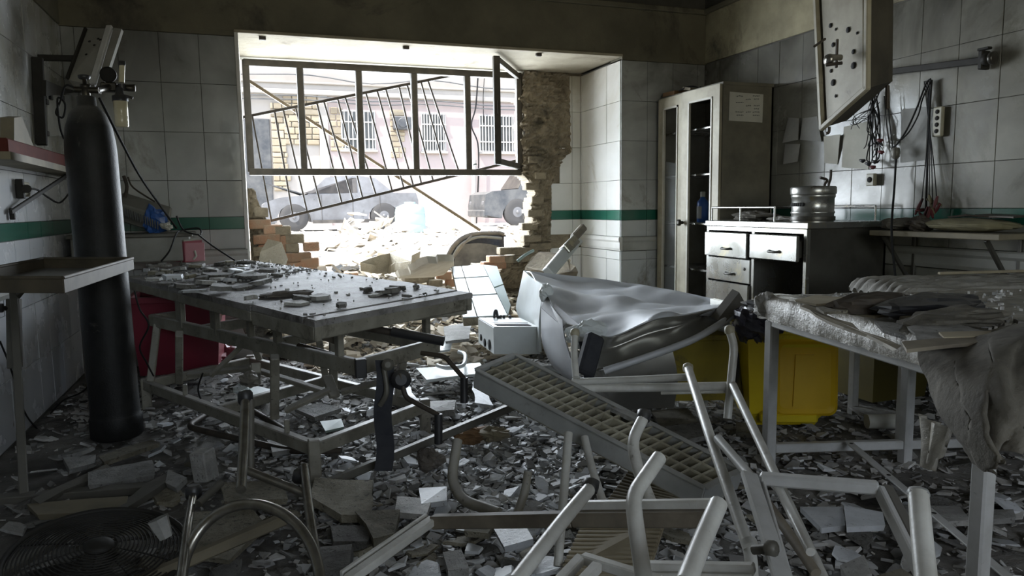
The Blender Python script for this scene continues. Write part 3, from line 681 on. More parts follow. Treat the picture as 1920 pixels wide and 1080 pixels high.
# slabs, crushed panel and rubble in front of the opening
def slab(name, pts, th, m, label, cat='slab', group=None, jag=0.03, seed=0):
    """broken flat slab from a closed 3D outline, th thick, with a ragged edge"""
    rs_ = random.Random(seed+11); out = []
    n = len(pts)
    for i in range(n):
        a, b_ = V(pts[i]), V(pts[(i+1) % n]); out.append(a)
        k = max(1, int((b_-a).length/0.09))
        for j in range(1, k):
            out.append(a.lerp(b_, j/k)+V((rs_.uniform(-jag, jag), rs_.uniform(-jag, jag), rs_.uniform(-jag, jag)*0.4)))
    nn = (V(pts[1])-V(pts[0])).cross(V(pts[2])-V(pts[0])).normalized()
    if nn.z < 0: nn = -nn; out = out[::-1]
    c_ = sum(out, V((0, 0, 0)))/len(out); lo = [c_+(p-c_)*rs_.uniform(0.93, 1.0)-nn*th for p in out]; k = len(out)
    m_ = MB(); m_.add(out+lo, [list(range(k)), list(range(k, 2*k))[::-1]]+[[i, k+i, k+(i+1) % k, (i+1) % k] for i in range(k)])
    return m_.top(name, m, label, cat, group)
slab('concrete_slab', [PZ(675, 492, .55), PZ(715, 478, .60), PZ(790, 461, .66), PZ(770, 490, .56), PZ(728, 498, .50)], .09, M['concrete'], 'long grey-brown concrete slab tilted on the sunlit rubble outside', seed=1)
slab('concrete_slab', [PZ(740, 512, .50), PZ(800, 480, .66), PZ(850, 478, .64), PZ(830, 505, .50)], .05, M['rubble_out'], 'pale sunlit slab left of the crushed car panel outside', seed=2)
slab('concrete_slab', [PZ(640, 525, .46), PZ(655, 512, .54), PZ(672, 520, .50)], .05, M['concrete'], 'small grey slab chip on the rubble edge above the stretcher', seed=3)
slab('concrete_slab', [PZ(770, 508, .48), PZ(795, 494, .58), PZ(806, 504, .52)], .05, M['concrete'], 'small grey slab chip beside the red brick on the rubble', seed=4)
wk = thing('car_wreck', 'crushed brown car shell with an empty window frame lying against the broken wall', 'car wreck', PY(880, 495, 6.9))
cps = [PY(832, 500, 6.9), PY(850, 462, 6.9), PY(880, 441, 7.0), PY(930, 437, 7.1), PY(945, 440, 7.1)]
MB().tube(catmull(cps, 6), 0.022, 8).build('roof_rail', M['pole'], wk)
MB().tube(catmull([PY(843, 498, 6.8), PY(862, 462, 6.8), PY(895, 445, 6.9), PY(940, 447, 7.0)], 6), 0.015, 8).build('door_frame', M['board'], wk)
MB().tube(catmull([PY(838, 500, 6.75), PY(872, 455, 6.8), PY(884, 442, 6.85)], 6), 0.009, 6).build('window_strip', M['pole'], wk)
MB().grid([[p+V((0, 0.02, 0)) for p in catmull(cps, 4)], [PY(836+ (i/16)*110, 500+4*math.sin(i), 6.95) for i in range(17)]], True, 0.02).build('inner_panel', M['iron'], wk)
MB().grid([[PY(855+i*10, 462-6*math.sin(i*pi/8), 6.93) for i in range(9)], [PY(850+i*11, 500, 6.9) for i in range(9)]], True, 0.015).build('door_trim', M['seatbar'], wk)
# low remaining brickwork at the right of the opening
for i, (px, py, y_, wd, red) in enumerate(((658, 518, 6.1, .12, 1), (675, 523, 6.1, .10, 0), (772, 520, 6.0, .13, 0), (797, 521, 5.98, .14, 0), (832, 516, 6.0, .13, 1), (815, 531, 5.95, .12, 0), (846, 530, 6.0, .1, 1), (902, 505, 6.0, .16, 0), (770, 524, 6.05, .13, 0))):
    p = PY(px, py, y_)
    a = V((1, random.uniform(-.4, .4), random.uniform(-.2, .2))).normalized(); s_ = a.cross(Z).normalized()
    tag(MB().cbox(p, (wd/2, .05, .035), (a, s_, s_.cross(a)), .007).top('brick', M['brick'] if red else M['masonry'], ['orange brick lying on the sunlit rubble edge behind the stretcher', 'dusty half brick beside the orange brick behind the stretcher', 'pale brick on the rubble edge, left of three behind the stretcher end', 'grey broken brick next to the pale brick on the rubble edge', 'bright red brick beside the leaning tiled panel', 'dusty brick lying below the bright red brick', 'red brick chip tucked behind the leaning tiled panel', 'dusty brick below the crushed car shell', 'crumbly brick against the grey broken brick'][i], 'brick'), group='loose bricks on the rubble edge')

# window grille torn off its fixings and hanging askew outside the frame
GY = RY+0.21
gr = thing('window_grille', 'torn iron window grille of paired bars hanging askew outside the window', 'grille', PY(690, 380, GY))
t0, t1 = PY(452, 221, GY), PY(880, 135, GY)
b0_, b1_ = PY(507, 414, GY), PY(985, 297, GY)
MB().bar(t0, t1, 0.022, 0.030, Y).build('rail', M['iron'], gr)
MB().bar(b0_, b1_, 0.022, 0.030, Y).build('rail', M['iron'], gr)
def on(a, b_, px):
    lo, hi = 0.0, 1.0
    return lambda s_: a.lerp(b_, s_)
def px_of(p):
    d = p-CAM_POS; c = BX*d.x + BY*d.y + BZ*d.z
    return 960+F_PX*c.x/c.z
def at_px(a, b_, px):
    lo, hi = 0.0, 1.0
    for _ in range(30):
        m_ = (lo+hi)/2
        if px_of(a.lerp(b_, m_)) < px: lo = m_
        else: hi = m_
    return a.lerp(b_, lo)
for tx, bx in ((473, 509), (515, 549), (531, 576), (554, 603), (594, 641), (607, 662), (633, 680), (647, 705), (686, 735), (707, 757), (723, 775), (748, 790), (763, 812), (789, 838), (802, 862)):
    MB().bar(at_px(t0, t1, tx), at_px(b0_, b1_, bx), 0.014, 0.018, Y).build('bar', M['iron'], gr)
pl = MB().bar(PY(458, 146, GY+0.06), PY(900, 432, GY+0.10), 0.025, 0.030, Y)
pl.top('fallen_pole', M['pole'], 'long thin pole slanting down across the window behind the grille', 'pole')
# ------------------------------------------------------------ left side of the room
# oxygen cylinder
cb = V((-0.615, 3.56, 0.0)); topc = cb+V((-0.022, 0.01, 1.49)); ax = (topc-cb).normalized()
oc = thing('oxygen_cylinder', 'tall blackened oxygen cylinder standing by the left wall', 'gas cylinder', cb)
MB().lathe([(0.098, 0.0), (0.107, 0.01), (0.107, 0.09), (0.102, 0.10), (0.0995, 0.12), (0.0995, 1.25), (0.097, 1.30), (0.089, 1.36), (0.071, 1.41), (0.050, 1.44), (0.037, 1.45), (0.037, 1.485), (0.028, 1.49)], cb, ax, 40).build('cylinder_body', M['cyl'], oc)
vt = cb+ax*1.485
vo = MB().lathe([(0.018, 0), (0.018, 0.035), (0.021, 0.038), (0.021, 0.052), (0.009, 0.055), (0.008, 0.075)], vt, ax, 14).tube([vt+Z*0.03-X*0.04, vt+Z*0.03+X*0.05], 0.013, 10).build('valve', M['brass'], oc)
MB().lathe([(0.02, 0.075), (0.024, 0.08), (0.024, 0.09), (0.012, 0.094)], vt, ax, 12).build('hand_wheel', M['blackp'], vo)
reg = vt+Z*0.03
r1 = PD(240, 165, 3.42)
MB().tube([reg+X*0.04, PD(205, 163, 3.42), r1], 0.014, 10).tube([PD(205, 163, 3.42), PD(205, 150, 3.42)], 0.012, 8).cbox(PD(205, 164, 3.42), (0.035, 0.025, 0.022), None, 0.006).lathe([(0.016, -0.005), (0.018, 0.03), (0.012, 0.032)], r1, X, 10).build('regulator', M['brass'], oc)
gc = PD(203, 140, 3.40)
gg = MB().lathe([(0.034, 0.0), (0.037, -0.008), (0.037, -0.032), (0.02, -0.036)], gc, (gc-CAM_POS).normalized()*-1, 26).build('pressure_gauge', M['blackiron'], oc)
MB().lathe([(0.001, 0.001), (0.028, 0.001), (0.030, 0.006), (0.034, 0.006)], gc, (CAM_POS-gc).normalized(), 24).build('dial', M['hole'], gg)
fm = PD(228, 155, 3.40)
MB().tube([fm, PD(229, 122, 3.40)], 0.013, 14).build('flow_meter', M['bottle'], oc)
MB().lathe([(0.016, 0), (0.016, 0.02), (0.008, 0.022)], PD(229, 123, 3.40), Z, 12).lathe([(0.018, -0.012), (0.018, 0.012)], fm-Z*0.02, Z, 12).build('meter_cap', M['blackp'], oc)
hb = PD(229, 238, 3.40)
MB().lathe([(0.026, 0), (0.030, 0.006), (0.030, 0.05), (0.029, 0.052), (0.030, 0.055), (0.031, 0.118), (0.02, 0.125)], hb, Z, 22).build('humidifier_bottle', M['bottle'], oc)
MB().lathe([(0.034, 0.118), (0.034, 0.142), (0.020, 0.148), (0.014, 0.18)], hb, Z, 20).tube([hb+Z*0.15+X*0.0, hb+Z*0.135+X*0.055], 0.006, 8).build('bottle_cap', M['blackp'], oc)
wire('cable', [PD(150, 172, 3.4), PD(124, 160, 3.45), PD(113, 190, 3.5), PD(105, 212, 3.5), PD(118, 220, 3.5), PD(122, 195, 3.5), PD(108, 185, 3.5), PD(112, 235, 3.5), PD(120, 260, 3.55)], 0.005, 'looped black cable hanging left of the cylinder valve')
wire('cable', [PD(186, 183, 3.5), PD(222, 255, 3.6), PD(262, 330, 3.9), PD(300, 385, 4.2), PD(331, 428, 4.4)], 0.006, 'long black cable running from the cylinder valve down to the red cabinet')
# tilted light box above the cylinder
lb = thing('light_box', 'tilted grey metal light box fixed high on the left wall above the cylinder', 'light box', PD(160, 160, 3.9))
q = [PD(163, 55, 3.85), PD(208, 52, 3.85), PD(176, 160, 3.7), PD(128, 150, 3.7)]
nrm = (q[1]-q[0]).cross(q[3]-q[0]).normalized()
if nrm.dot(CAM_POS-q[0]) < 0: nrm = -nrm
MB().prism(q, -nrm*0.07).build('box_body', M['grey'], lb)
wp = PD(150, 110, 3.86); MB().bar(wp, V((XL-.005, wp.y+.03, wp.z)), .03, .03).build('wall_arm', M['blackiron'], lb)
cc = sum(q, V((0, 0, 0)))/4
MB().bar(q[1]+nrm*0.012, q[2]+nrm*0.012, 0.03, 0.02, nrm).build('rim', M['alu'], lb)
MB().bar(q[0]+nrm*0.01, q[3]+nrm*0.01, 0.012, 0.02, nrm).build('rim', M['blackiron'], lb)
MB().prism([PD(213, 52, 3.86), PD(228, 54, 3.86), PD(192, 165, 3.7), PD(180, 163, 3.7)], -nrm*0.02).build('side_flap', M['grey'], lb)
for u_, v_ in ((0.3, 0.25), (0.62, 0.2), (0.55, 0.32), (0.72, 0.22), (0.35, 0.5)):
    p = q[0].lerp(q[1], u_).lerp(q[3].lerp(q[2], u_), v_)
    MB().lathe([(0.007, 0.0), (0.007, 0.003), (0.001, 0.0035)], p, nrm, 8).build('hole', M['hole'], lb)
# upright rail, white socket panel, bracket
tag(MB().bar(PX(70, 108, XL+0.03), PX(78, 272, XL+0.03), 0.03, 0.05, X).top('wall_rail', M['blackiron'], 'dark upright metal rail on the left wall beside the looped cable', 'rail'))
sp = thing('service_unit', 'pale wall panel with small sockets behind the cylinder top', 'panel', PX(100, 255, XL+0.01))
MB().prism([PX(80, 178, XL+0.012), PX(82, 255, XL+0.012), PX(135, 255, XL+0.012), PX(132, 178, XL+0.012)], X*0.02).build('panel_plate', M['white'], sp)
for px, py in ((87, 191), (95, 182), (117, 183), (88, 250)):
    MB().cbox(PX(px, py, XL+0.037), (0.008, 0.022, 0.014)).build('socket', M['blackp'], sp)
MB().prism([PX(78, 150, XL+0.05), PX(78, 180, XL+0.05), PX(140, 172, XL+0.05), PX(112, 164, XL+0.05)], X*0.02).build('bracket', M['blackiron'], sp)
# left shelf and what lies on it
sh = thing('wall_shelf', 'worn wooden shelf board on the left wall under the red-brown box', 'shelf', (XL+0.1, 4.0, 1.2))
MB().prism([V((XL+0.01, 3.3, 1.205)), V((XL+0.01, 4.9, 1.205)), V((XL+0.12, 4.85, 1.205)), V((XL+0.16, 3.3, 1.205))], Z*0.03).build('board', M['shelfwood'], sh)
MB().bar(PX(20, 398, XL+0.02), PX(130, 326, XL+0.09), 0.012, 0.02).build('brace', M['blackiron'], sh)
MB().bar(PX(22, 390, XL+0.015), PX(24, 412, XL+0.015), 0.02, 0.02).build('brace_foot', M['blackiron'], sh)
bx = thing('long_box', 'red-brown long box with a pale end lying on the left shelf', 'box', (XL+0.09, 4.2, 1.236))
MB().box((XL+0.03, 3.45, 1.236), (XL+0.115, 4.42, 1.300), 0.006).build('box_body', M['redboard'], bx)
MB().box((XL+0.028, 4.42, 1.236), (XL+0.118, 4.50, 1.302), 0.006).build('box_end', M['carton'], bx, 'pale scuffed box end')
MB().prism([PX(0, 220, XL+0.06), PX(15, 218, XL+0.06), PX(40, 276, XL+0.06), PX(0, 276, XL+0.06)], X*0.05).top('folded_card', M['shelfwood'], 'folded tan card standing behind the red-brown box on the left shelf', 'card')
so = thing('wall_socket', 'white wall socket with a black plug under the left shelf', 'socket', PX(40, 372, XL+0.02))
MB().cbox(PX(46, 355, XL+0.008), (0.008, 0.06, 0.035)).build('plate', M['socket'], so)
MB().cbox(PX(38, 354, XL+0.02), (0.015, 0.016, 0.045)).build('switch', M['blackiron'], so)
MB().tube([PX(46, 354, XL+0.02), PX(50, 354, XL+0.05)], 0.02, 10).build('plug', M['blackiron'], so)
MB().tube(catmull([PX(52, 354, XL+0.05), PX(70, 356, XL+0.05), PX(90, 370, XL+0.04), PX(112, 380, XL+0.04), PX(130, 362, XL+0.05), PX(140, 350, XL+0.05)], 6), 0.005, 6).build('cord', M['cable'], so)
# instrument tray stand
ts = thing('tray_stand', 'rusty instrument tray on a steel post standing in front of the cylinder', 'tray stand', (-0.79, 2.83, 0))
tz = 0.765
c_ = [PZ(118, 548, tz), PZ(252, 503, tz), PZ(180, 482, tz)]
a0, a1 = PZ(120, 550, tz), PZ(250, 505, tz)
u_ = (a1-a0); n_ = V((-u_.y, u_.x, 0)).normalized(); 
p3 = a0 - V((0.36, -0.20, 0)); p2 = a1 + (p3-a0)
quad = [a0, a1, p2, p3]
ty = MB(); ty.prism(quad, Z*0.006); ty.build('tray_base', M['greymet'], ts)
rm = MB()
for i in range(4):
    a, b_ = quad[i], quad[(i+1) % 4]; rm.bar(a+Z*0.022, b_+Z*0.022, 0.006, 0.044, Z, ext=0.002); rm.tube([a+Z*0.045, b_+Z*0.045], 0.006, 8)
rm.build('outer_rim', mat('rusted_tray_rim', (0.085, 0.068, 0.043), (0.045, 0.036, 0.023), 10, rough=0.7, metal=0.1), ts)
pb = V((-0.79, 2.83, 0.0)); pt = PD(25, 540, 2.90)
MB().bar(pb, pt, 0.028, 0.028).build('post', M['greymet'], ts)
MB().bar(PD(28, 690, 2.89), PD(26, 560, 2.89), 0.045, 0.045).build('collar', M['greymet'], ts)
MB().tube([PD(14, 578, 2.88), PD(-6, 578, 2.80)], 0.010, 8).lathe([(0.018, 0), (0.018, 0.02)], PD(-6, 578, 2.80), X, 10).build('clamp_knob', M['blackp'], ts)
MB().bar(pt, pt+Z*0.03+V((0.05, 0, 0)), 0.04, 0.02).bar(PD(30, 560, 2.89), PD(50, 536, 2.86), 0.02, 0.015).build('bracket', M['greymet'], ts)
MB().bar(pb+V((-0.18, 0.03, 0.02)), pb+V((0.42, -0.06, 0.02)), 0.05, 0.03).build('foot_bar', M['greymet'], ts)
wire('cable', [PX(0, 640, XL+0.02), PX(20, 690, XL+0.02), PX(45, 770, XL+0.02), PX(70, 805, XL+0.02)], 0.004, 'thin black cable hanging down the lower left wall')
# counter at the back left, heater, blue bag, red cabinet
ct = thing('counter', 'dusty grey counter along the left back wall under the ribbed heater', 'counter', (-0.68, 4.9, 0))
MB().box((-0.98, 4.72, 0.70), (-0.36, 5.06, 0.86), 0.006).build('counter_body', M['grey'], ct)
MB().box((-1.0, 4.70, 0.845), (-0.34, 5.06, 0.868), 0.005).build('worktop', M['greymet'], ct)
for xx in (-0.95, -0.40): MB().bar((xx, 4.75, 0), (xx, 4.75, 0.70), 0.03, 0.03).build('leg', M['greymet'], ct)
ht = thing('heater', 'grey ribbed heater lying on the back left counter beside the blue bag', 'heater', (-0.72, 4.9, 0.868))
ha, hb_ = PD(228, 378, 4.35), PD(306, 402, 4.35)
hu = (hb_-ha).normalized(); hn = hu.cross(V((0, 0.75, 0.65))).normalized()
MB().cbox((ha+hb_)/2+V((0, 0.10, -0.035)), (0.16, 0.10, 0.065), (hu, V((0, 0.9, 0.35)).normalized(), hu.cross(V((0, 0.9, 0.35)).normalized())), 0.01).build('heater_body', M['grey'], ht)
for i in range(14):
    p = PD(236+i*4.6, 398+i*1.9, 4.26); MB().bar(p-Z*0.024, p+Z*0.024, 0.006, 0.02, Y).build('rib', M['cardark'], ht)
def crumple(center, size, seed, amp=0.35, nu=18, nv=12, flat=1.0):
    rows = []
    for j in range(nv+1):
        th = pi*j/nv; r = []
        for i in range(nu):
            ph = 2*pi*i/nu
            d = V((math.sin(th)*math.cos(ph), math.sin(th)*math.sin(ph), math.cos(th)))
            k = 1+amp*nzv(d, 1.6, seed)+amp*0.6*nzv(d, 4.1, seed+3)
            r.append(V(center)+V((d.x*size[0]*k, d.y*size[1]*k, d.z*size[2]*k*flat)))
        r.append(r[0].copy()); rows.append(r)
    return MB().grid(rows, False)
bb = crumple(PD(290, 415, 4.35), (0.065, 0.05, 0.08), 4, 0.5).top('plastic_bag', M['blue'], 'crumpled blue plastic bag hanging over the heater end', 'bag')
crumple(PD(312, 424, 4.3), (0.035, 0.03, 0.02), 9, 0.6).top('crumpled_film', M['paper'], 'small crumpled pale film below the blue bag', 'film')
MB().tube(catmull([PD(232, 330, 4.3), PD(238, 350, 4.3), PD(234, 370, 4.3)], 4), 0.01, 6).tube(catmull([PD(240, 332, 4.3), PD(250, 352, 4.3), PD(290, 378, 4.3)], 4), 0.005, 6).top('torn_bracket', M['iron'], 'torn dark bracket on the back wall above the heater', 'bracket')
rc = thing('first_aid_cabinet', 'small red metal cabinet with a pink door behind the stretcher', 'cabinet', PD(350, 490, 4.35))
fl_, fr_ = PD(347, 492, 4.30), PD(381, 489, 4.34)
lf_ = PD(322, 490, 4.45)
hgt = Z*0.125
MB().prism([fl_, fr_, fr_+(lf_-fl_), lf_], hgt).build('cabinet_body', M['redmet'], rc)
MB().prism([fl_+V((0.004, -0.012, 0.008)), fr_+V((0.01, -0.012, 0.0)), fr_+V((0.012, -0.012, 0.11)), fl_+V((0.008, -0.012, 0.115))], V((0, 0.01, 0))).build('door', M['pinkmet'], rc)
MB().tube([PD(365, 470, 4.27), PD(368, 480, 4.27), PD(363, 486, 4.27)], 0.006, 6).build('latch', M['paper'], rc)
MB().prism([fl_+hgt, fr_+hgt, fr_+(lf_-fl_)+hgt, lf_+hgt], Z*0.008).build('lid', M['paper'], rc)
wire('cable', [PD(331, 405, 4.2), PD(345, 432, 4.2), PD(375, 440, 4.22), PD(372, 428, 4.3), PD(340, 432, 4.3), PD(330, 440, 4.2), PD(318, 470, 4.1), PD(302, 490, 4.1)], 0.005, 'tangled cable looped over the red cabinet')
wire('cable', [PD(372, 440, 4.2), PD(400, 462, 4.3), PD(440, 488, 4.2)], 0.005, 'black cable from the red cabinet towards the stretcher')
# dark red tub behind the stretcher
tb = thing('plastic_tub', 'large dark red plastic tub on the floor behind the stretcher', 'tub', (-0.30, 4.45, 0))
t_l, t_r = PD(238, 690, 4.0), PD(352, 690, 4.2)
bodyq = [V((-0.62, 4.35, 0.10)), V((-0.22, 4.30, 0.10)), V((-0.20, 4.66, 0.10)), V((-0.62, 4.68, 0.10))]
m_ = MB(); topq = [p+Z*0.42+V((0.03*sx, 0.03*sy, 0)) for p, sx, sy in zip(bodyq, (-1, 1, 1, -1), (-1, -1, 1, 1))]
m_.add(bodyq+topq, [[3, 2, 1, 0]]+[[i, (i+1) % 4, 4+(i+1) % 4, 4+i] for i in range(4)]); m_.build('tub_body', M['maroon'], tb)
m_ = MB()
for i in range(4): m_.bar(topq[i], topq[(i+1) % 4], 0.03, 0.035, ext=0.01)
m_.build('tub_rim', M['maroon'], tb)
fo = thing('fallen_lid', 'dark red plastic lid tipped on the floor beside the tub', 'tray', (0.0, 4.35, 0.05))  # lid of the dark red tub, lying beside it
rows = [[PZ(262+i*18, 672+3*math.sin(i)-j*9, 0.17-0.05*abs(i-5)/5+0.02*(j % 2)) for i in range(10)] for j in range(4)]
MB().grid(rows, True, 0.02).build('lid_panel', M['maroon'], fo)
MB().tube([rows[0][0], rows[0][4], rows[0][9]], 0.018, 8).build('outer_rim', M['maroon'], fo)
crumple(PZ(405, 655, 0.15), (0.12, 0.10, 0.08), 21, 0.35).top('red_bag', M['maroon'], 'crumpled dark red bag on the floor under the stretcher', 'bag')
wire('cable', [PD(252, 545, 3.1), PD(262, 580, 3.1), PD(279, 610, 3.1), PD(262, 650, 3.15), PD(275, 680, 3.2), PD(288, 705, 3.25)], 0.004, 'pale thin cable hanging from the stretcher end near the cylinder')
# ------------------------------------------------------------ stretcher
def quad_map(nl, nr, fl, fr):
    nl, nr, fl, fr = map(V, (nl, nr, fl, fr))
    return lambda a, b_, dz=0.0: nl.lerp(nr, a).lerp(fl.lerp(fr, a), b_) + Z*dz
ST = quad_map((.18, 2.47, .630), (.83, 2.80, .655), (-.66, 4.40, .645), (-.05, 4.84, .690))
SM_ = quad_map((.335, 2.62, .425), (.71, 2.92, .425), (-.53, 4.22, .425), (-.15, 4.50, .425))
SB = quad_map((.175, 2.70, .115), (.685, 3.10, .115), (-.555, 4.05, .115), (-.05, 4.45, .115))
st = thing('stretcher', 'dust-covered hospital stretcher with a four-part top, strewn with plaster pieces', 'stretcher', (0.08, 3.5, 0))
def panel(b0, b1, dz=0.0, tilt=0.0, name='top_panel'):
    q = [ST(0.0, b0, dz), ST(1.0, b0, dz), ST(1.0, b1, dz+tilt), ST(0.0, b1, dz+tilt)]
    m_ = MB(); e = 0.004
    lo = [p-Z*0.022 for p in q]
    inn = [p+(sum(q, V((0, 0, 0)))/4-p).normalized()*0.006 for p in q]
    m_.add(inn+[p-Z*0.005 for p in q]+lo, [[0, 1, 2, 3]]+[[i, 4+i, 4+(i+1) % 4, (i+1) % 4] for i in range(4)]+[[4+i, 8+i, 8+(i+1) % 4, 4+(i+1) % 4] for i in range(4)]+[[11, 10, 9, 8]])
    return m_.build(name, M['bed'], st)
panel(0.0, 0.035, -0.002, 0, 'end_strip'); panel(0.042, 0.235, 0.0, 0.004); panel(0.243, 0.60); panel(0.608, 0.675, 0.003); panel(0.683, 1.0)
def sbar(a, b_, w_, h_, name, m='stretcher', hint=Z, root=None):
    return MB().bar(a, b_, w_, h_, hint, 0.004).build(name, M[m], root or st)
# skirt rails below the top
sbar(ST(0.02, 0, -0.05), ST(0.02, 0.24, -0.05), .025, .055, 'side_rail'); sbar(ST(0.02, 0.25, -0.045), ST(0.02, 1, -0.045), .025, .045, 'side_rail')
sbar(ST(0.98, 0, -0.05), ST(0.98, 1, -0.045), .025, .05, 'side_rail')
sbar(ST(0, 0.01, -0.047), ST(1, 0.01, -0.047), .025, .05, 'end_rail'); sbar(ST(0, 0.99, -0.045), ST(1, 0.99, -0.045), .025, .045, 'end_rail')
for b_ in (0.25, 0.62): sbar(ST(0, b_, -0.045), ST(1, b_, -0.045), .03, .04, 'cross_bar')
sbar(ST(1.0, 0.02, -0.08), ST(0.62, 0.06, -0.08), .03, .03, 'cross_bar')
# second frame
for a0_, b0_, a1_, b1_ in ((0, 0, 0, 1), (1, 0, 1, 1)): sbar(SM_(a0_, b0_), SM_(a1_, b1_), .028, .06, 'middle_rail')
sbar(SM_(0, 0), SM_(1, 0), .028, .06, 'middle_rail'); sbar(SM_(0, 1), SM_(1, 1), .028, .06, 'middle_rail')
sbar(SM_(0, .35), SM_(1, .35), .028, .05, 'cross_bar'); sbar(SM_(0, .7), SM_(1, .7), .028, .05, 'cross_bar')
MB().cbox(SM_(0.0, -0.01), (.02, .02, .034), None, .003).build('end_plug', M['blackp'], st, 'black square end plug')
MB().tube([PD(640, 606, 2.75), PD(745, 625, 2.72), PD(832, 640, 2.70)], .014, 10).build('push_handle', M['iron'], st, 'dark tubular push handle')
MB().tube([PD(735, 622, 2.715), PD(832, 640, 2.695)], .018, 10).build('handle_grip', M['blackp'], st)
MB().tube([PD(560, 650, 2.9), PD(700, 690, 2.75)], .016, 10).build('adjuster_rod', M['iron'], st)
MB().bar(PD(560, 615, 2.8), PD(640, 640, 2.75), .03, .03).build('adjuster_bar', M['seatbar'], st)
# uprights between top and second frame, wide plates and posts
for (a_, b_, w_) in ((0.03, 0.60, .075), (0.03, 0.42, .035), (0.03, 0.80, .09), (0.03, 0.06, .035), (0.97, 0.04, .035), (0.97, 0.45, .035), (0.97, 0.8, .035), (0.03, 0.30, .045)):
    l_ = SM_(round(a_), min(max(b_, 0.02), .98), 0.0); t_ = V((l_.x, l_.y, .60))
    MB().bar(t_, l_, w_, .024, V((0.8, 0.3, 0)), .003).build('upright', M['stretcher'], st)
# legs down to the base
for (x_, y0_, y1_) in ((336, 625, 716), (515, 668, 782), (625, 640, 742), (480, 690, 716)):
    MB().bar(PZ(x_, y0_, .41), PZ(x_, y1_, .12), .040, .036, X, .004).build('leg', M['stretcher'], st)
for (a_, b_) in ((1, 0.12), (1, 0.5), (1, 0.93), (0, .96)):
    t_ = SM_(a_, b_, -0.02); l_ = SB(a_, b_, 0.02); MB().bar(t_, l_, .038, .034, X, .004).build('leg', M['stretcher'], st)
for a0_, b0_, a1_, b1_ in ((0, 0, 0, 1), (1, 0, 1, 1), (0, 0, 1, 0), (0, 1, 1, 1), (0, .5, 1, .5)): sbar(SB(a0_, b0_), SB(a1_, b1_), .036, .05, 'base_bar')
for a_, b_ in ((0, 0), (1, 0), (0, 1), (1, 1)):
    t_ = SB(a_, b_, 0.035); g = ground_z(t_.x, t_.y)
    MB().bar(t_, V((t_.x, t_.y, g-0.01)), .04, .044, X, .004).build('foot', M['stretcher'], st)
for b_ in (.12, .33, .7): MB().bar(SB(0, b_, .02), SB(0, b_, .075), .02, .02, X).build('stub', M['stretcher'], st)
# scissor links
for (p0, p1, w_) in ((PD(395, 705, 3.3), PD(462, 640, 3.3), .02), (PD(352, 703, 3.35), PD(470, 690, 3.3), .03), (PD(470, 690, 3.3), PD(610, 735, 3.0), .03), (PD(612, 705, 3.0), PD(628, 745, 2.95), .045), (PD(535, 770, 2.95), PD(620, 730, 2.95), .025), (PD(640, 735, 2.9), PD(745, 708, 2.9), .022)):
    MB().bar(p0, p1, w_, .02, (0.3, -0.5, 0.8)).build('link', M['stretcher'], st)
# dark hanging strap and cranks
MB().grid([[PD(704+j*16.5+3*math.sin(i*1.1), 676+i*23, 2.55-0.02*math.sin(i*.7)) for j in range(3)] for i in range(10)], False, .008).build('hanging_strap', M['navy'], st, 'wide dark strap hanging from the frame end')
MB().tube(catmull([PD(720, 690, 2.53), PD(725, 735, 2.52), PD(712, 760, 2.53)], 4), .010, 8).build('strap_lever', M['greymet'], st)
for (pts, grip) in (((PD(790, 662, 2.65), PD(834, 668, 2.62), PD(872, 712, 2.58)), (PD(870, 708, 2.58), PD(870, 755, 2.58))), ((PD(750, 700, 2.5), PD(760, 745, 2.5), PD(822, 778, 2.46)), (PD(822, 776, 2.46), PD(822, 832, 2.46)))):
    o = MB().tube(fillet(pts, .02), .009, 8).build('crank', M['iron'], st)
    MB().tube([grip[0], grip[1]], .014, 10).build('grip', M['blackp'], o)
MB().lathe([(.03, 0), (.035, .01), (.035, .05), (.02, .06)], PD(752, 712, 2.55), (CAM_POS-PD(752, 712, 2.55)).normalized(), 14).build('brake_hub', M['blackp'], st)
MB().lathe([(.02, 0), (.022, .03), (.01, .035)], PD(727, 684, 2.55), (CAM_POS-PD(727, 684, 2.55)).normalized(), 12).build('pivot_bolt', M['greymet'], st)

# flat shards: generic maker
def shard_mesh(name, m, rs_, size, th, n=None, el=1.0, jag=0.25):
    n = n or rs_.randint(4, 7); pts = []
    for k in range(n):
        a = 2*pi*(k+rs_.uniform(-.28, .28))/n; r = size*rs_.uniform(1-jag, 1+jag*.5)
        pts.append(V((math.cos(a)*r*el, math.sin(a)*r, 0)))
    t2 = [p*rs_.uniform(.86, .97)+Z*th+Z*rs_.uniform(-.15, .15)*th for p in pts]
    m_ = MB(); m_.add(pts+t2, [list(range(n))[::-1], list(range(n, 2*n))]+[[i, (i+1) % n, n+(i+1) % n, n+i] for i in range(n)])
    return m_.mesh(name, m)
def put_shard(name, me, loc, rz, tx, ty, label, cat, group):
    o = link(name, me, None, None, loc); o.rotation_euler = (tx, ty, rz); return tag(o, label, cat, group)
rs = random.Random(21)
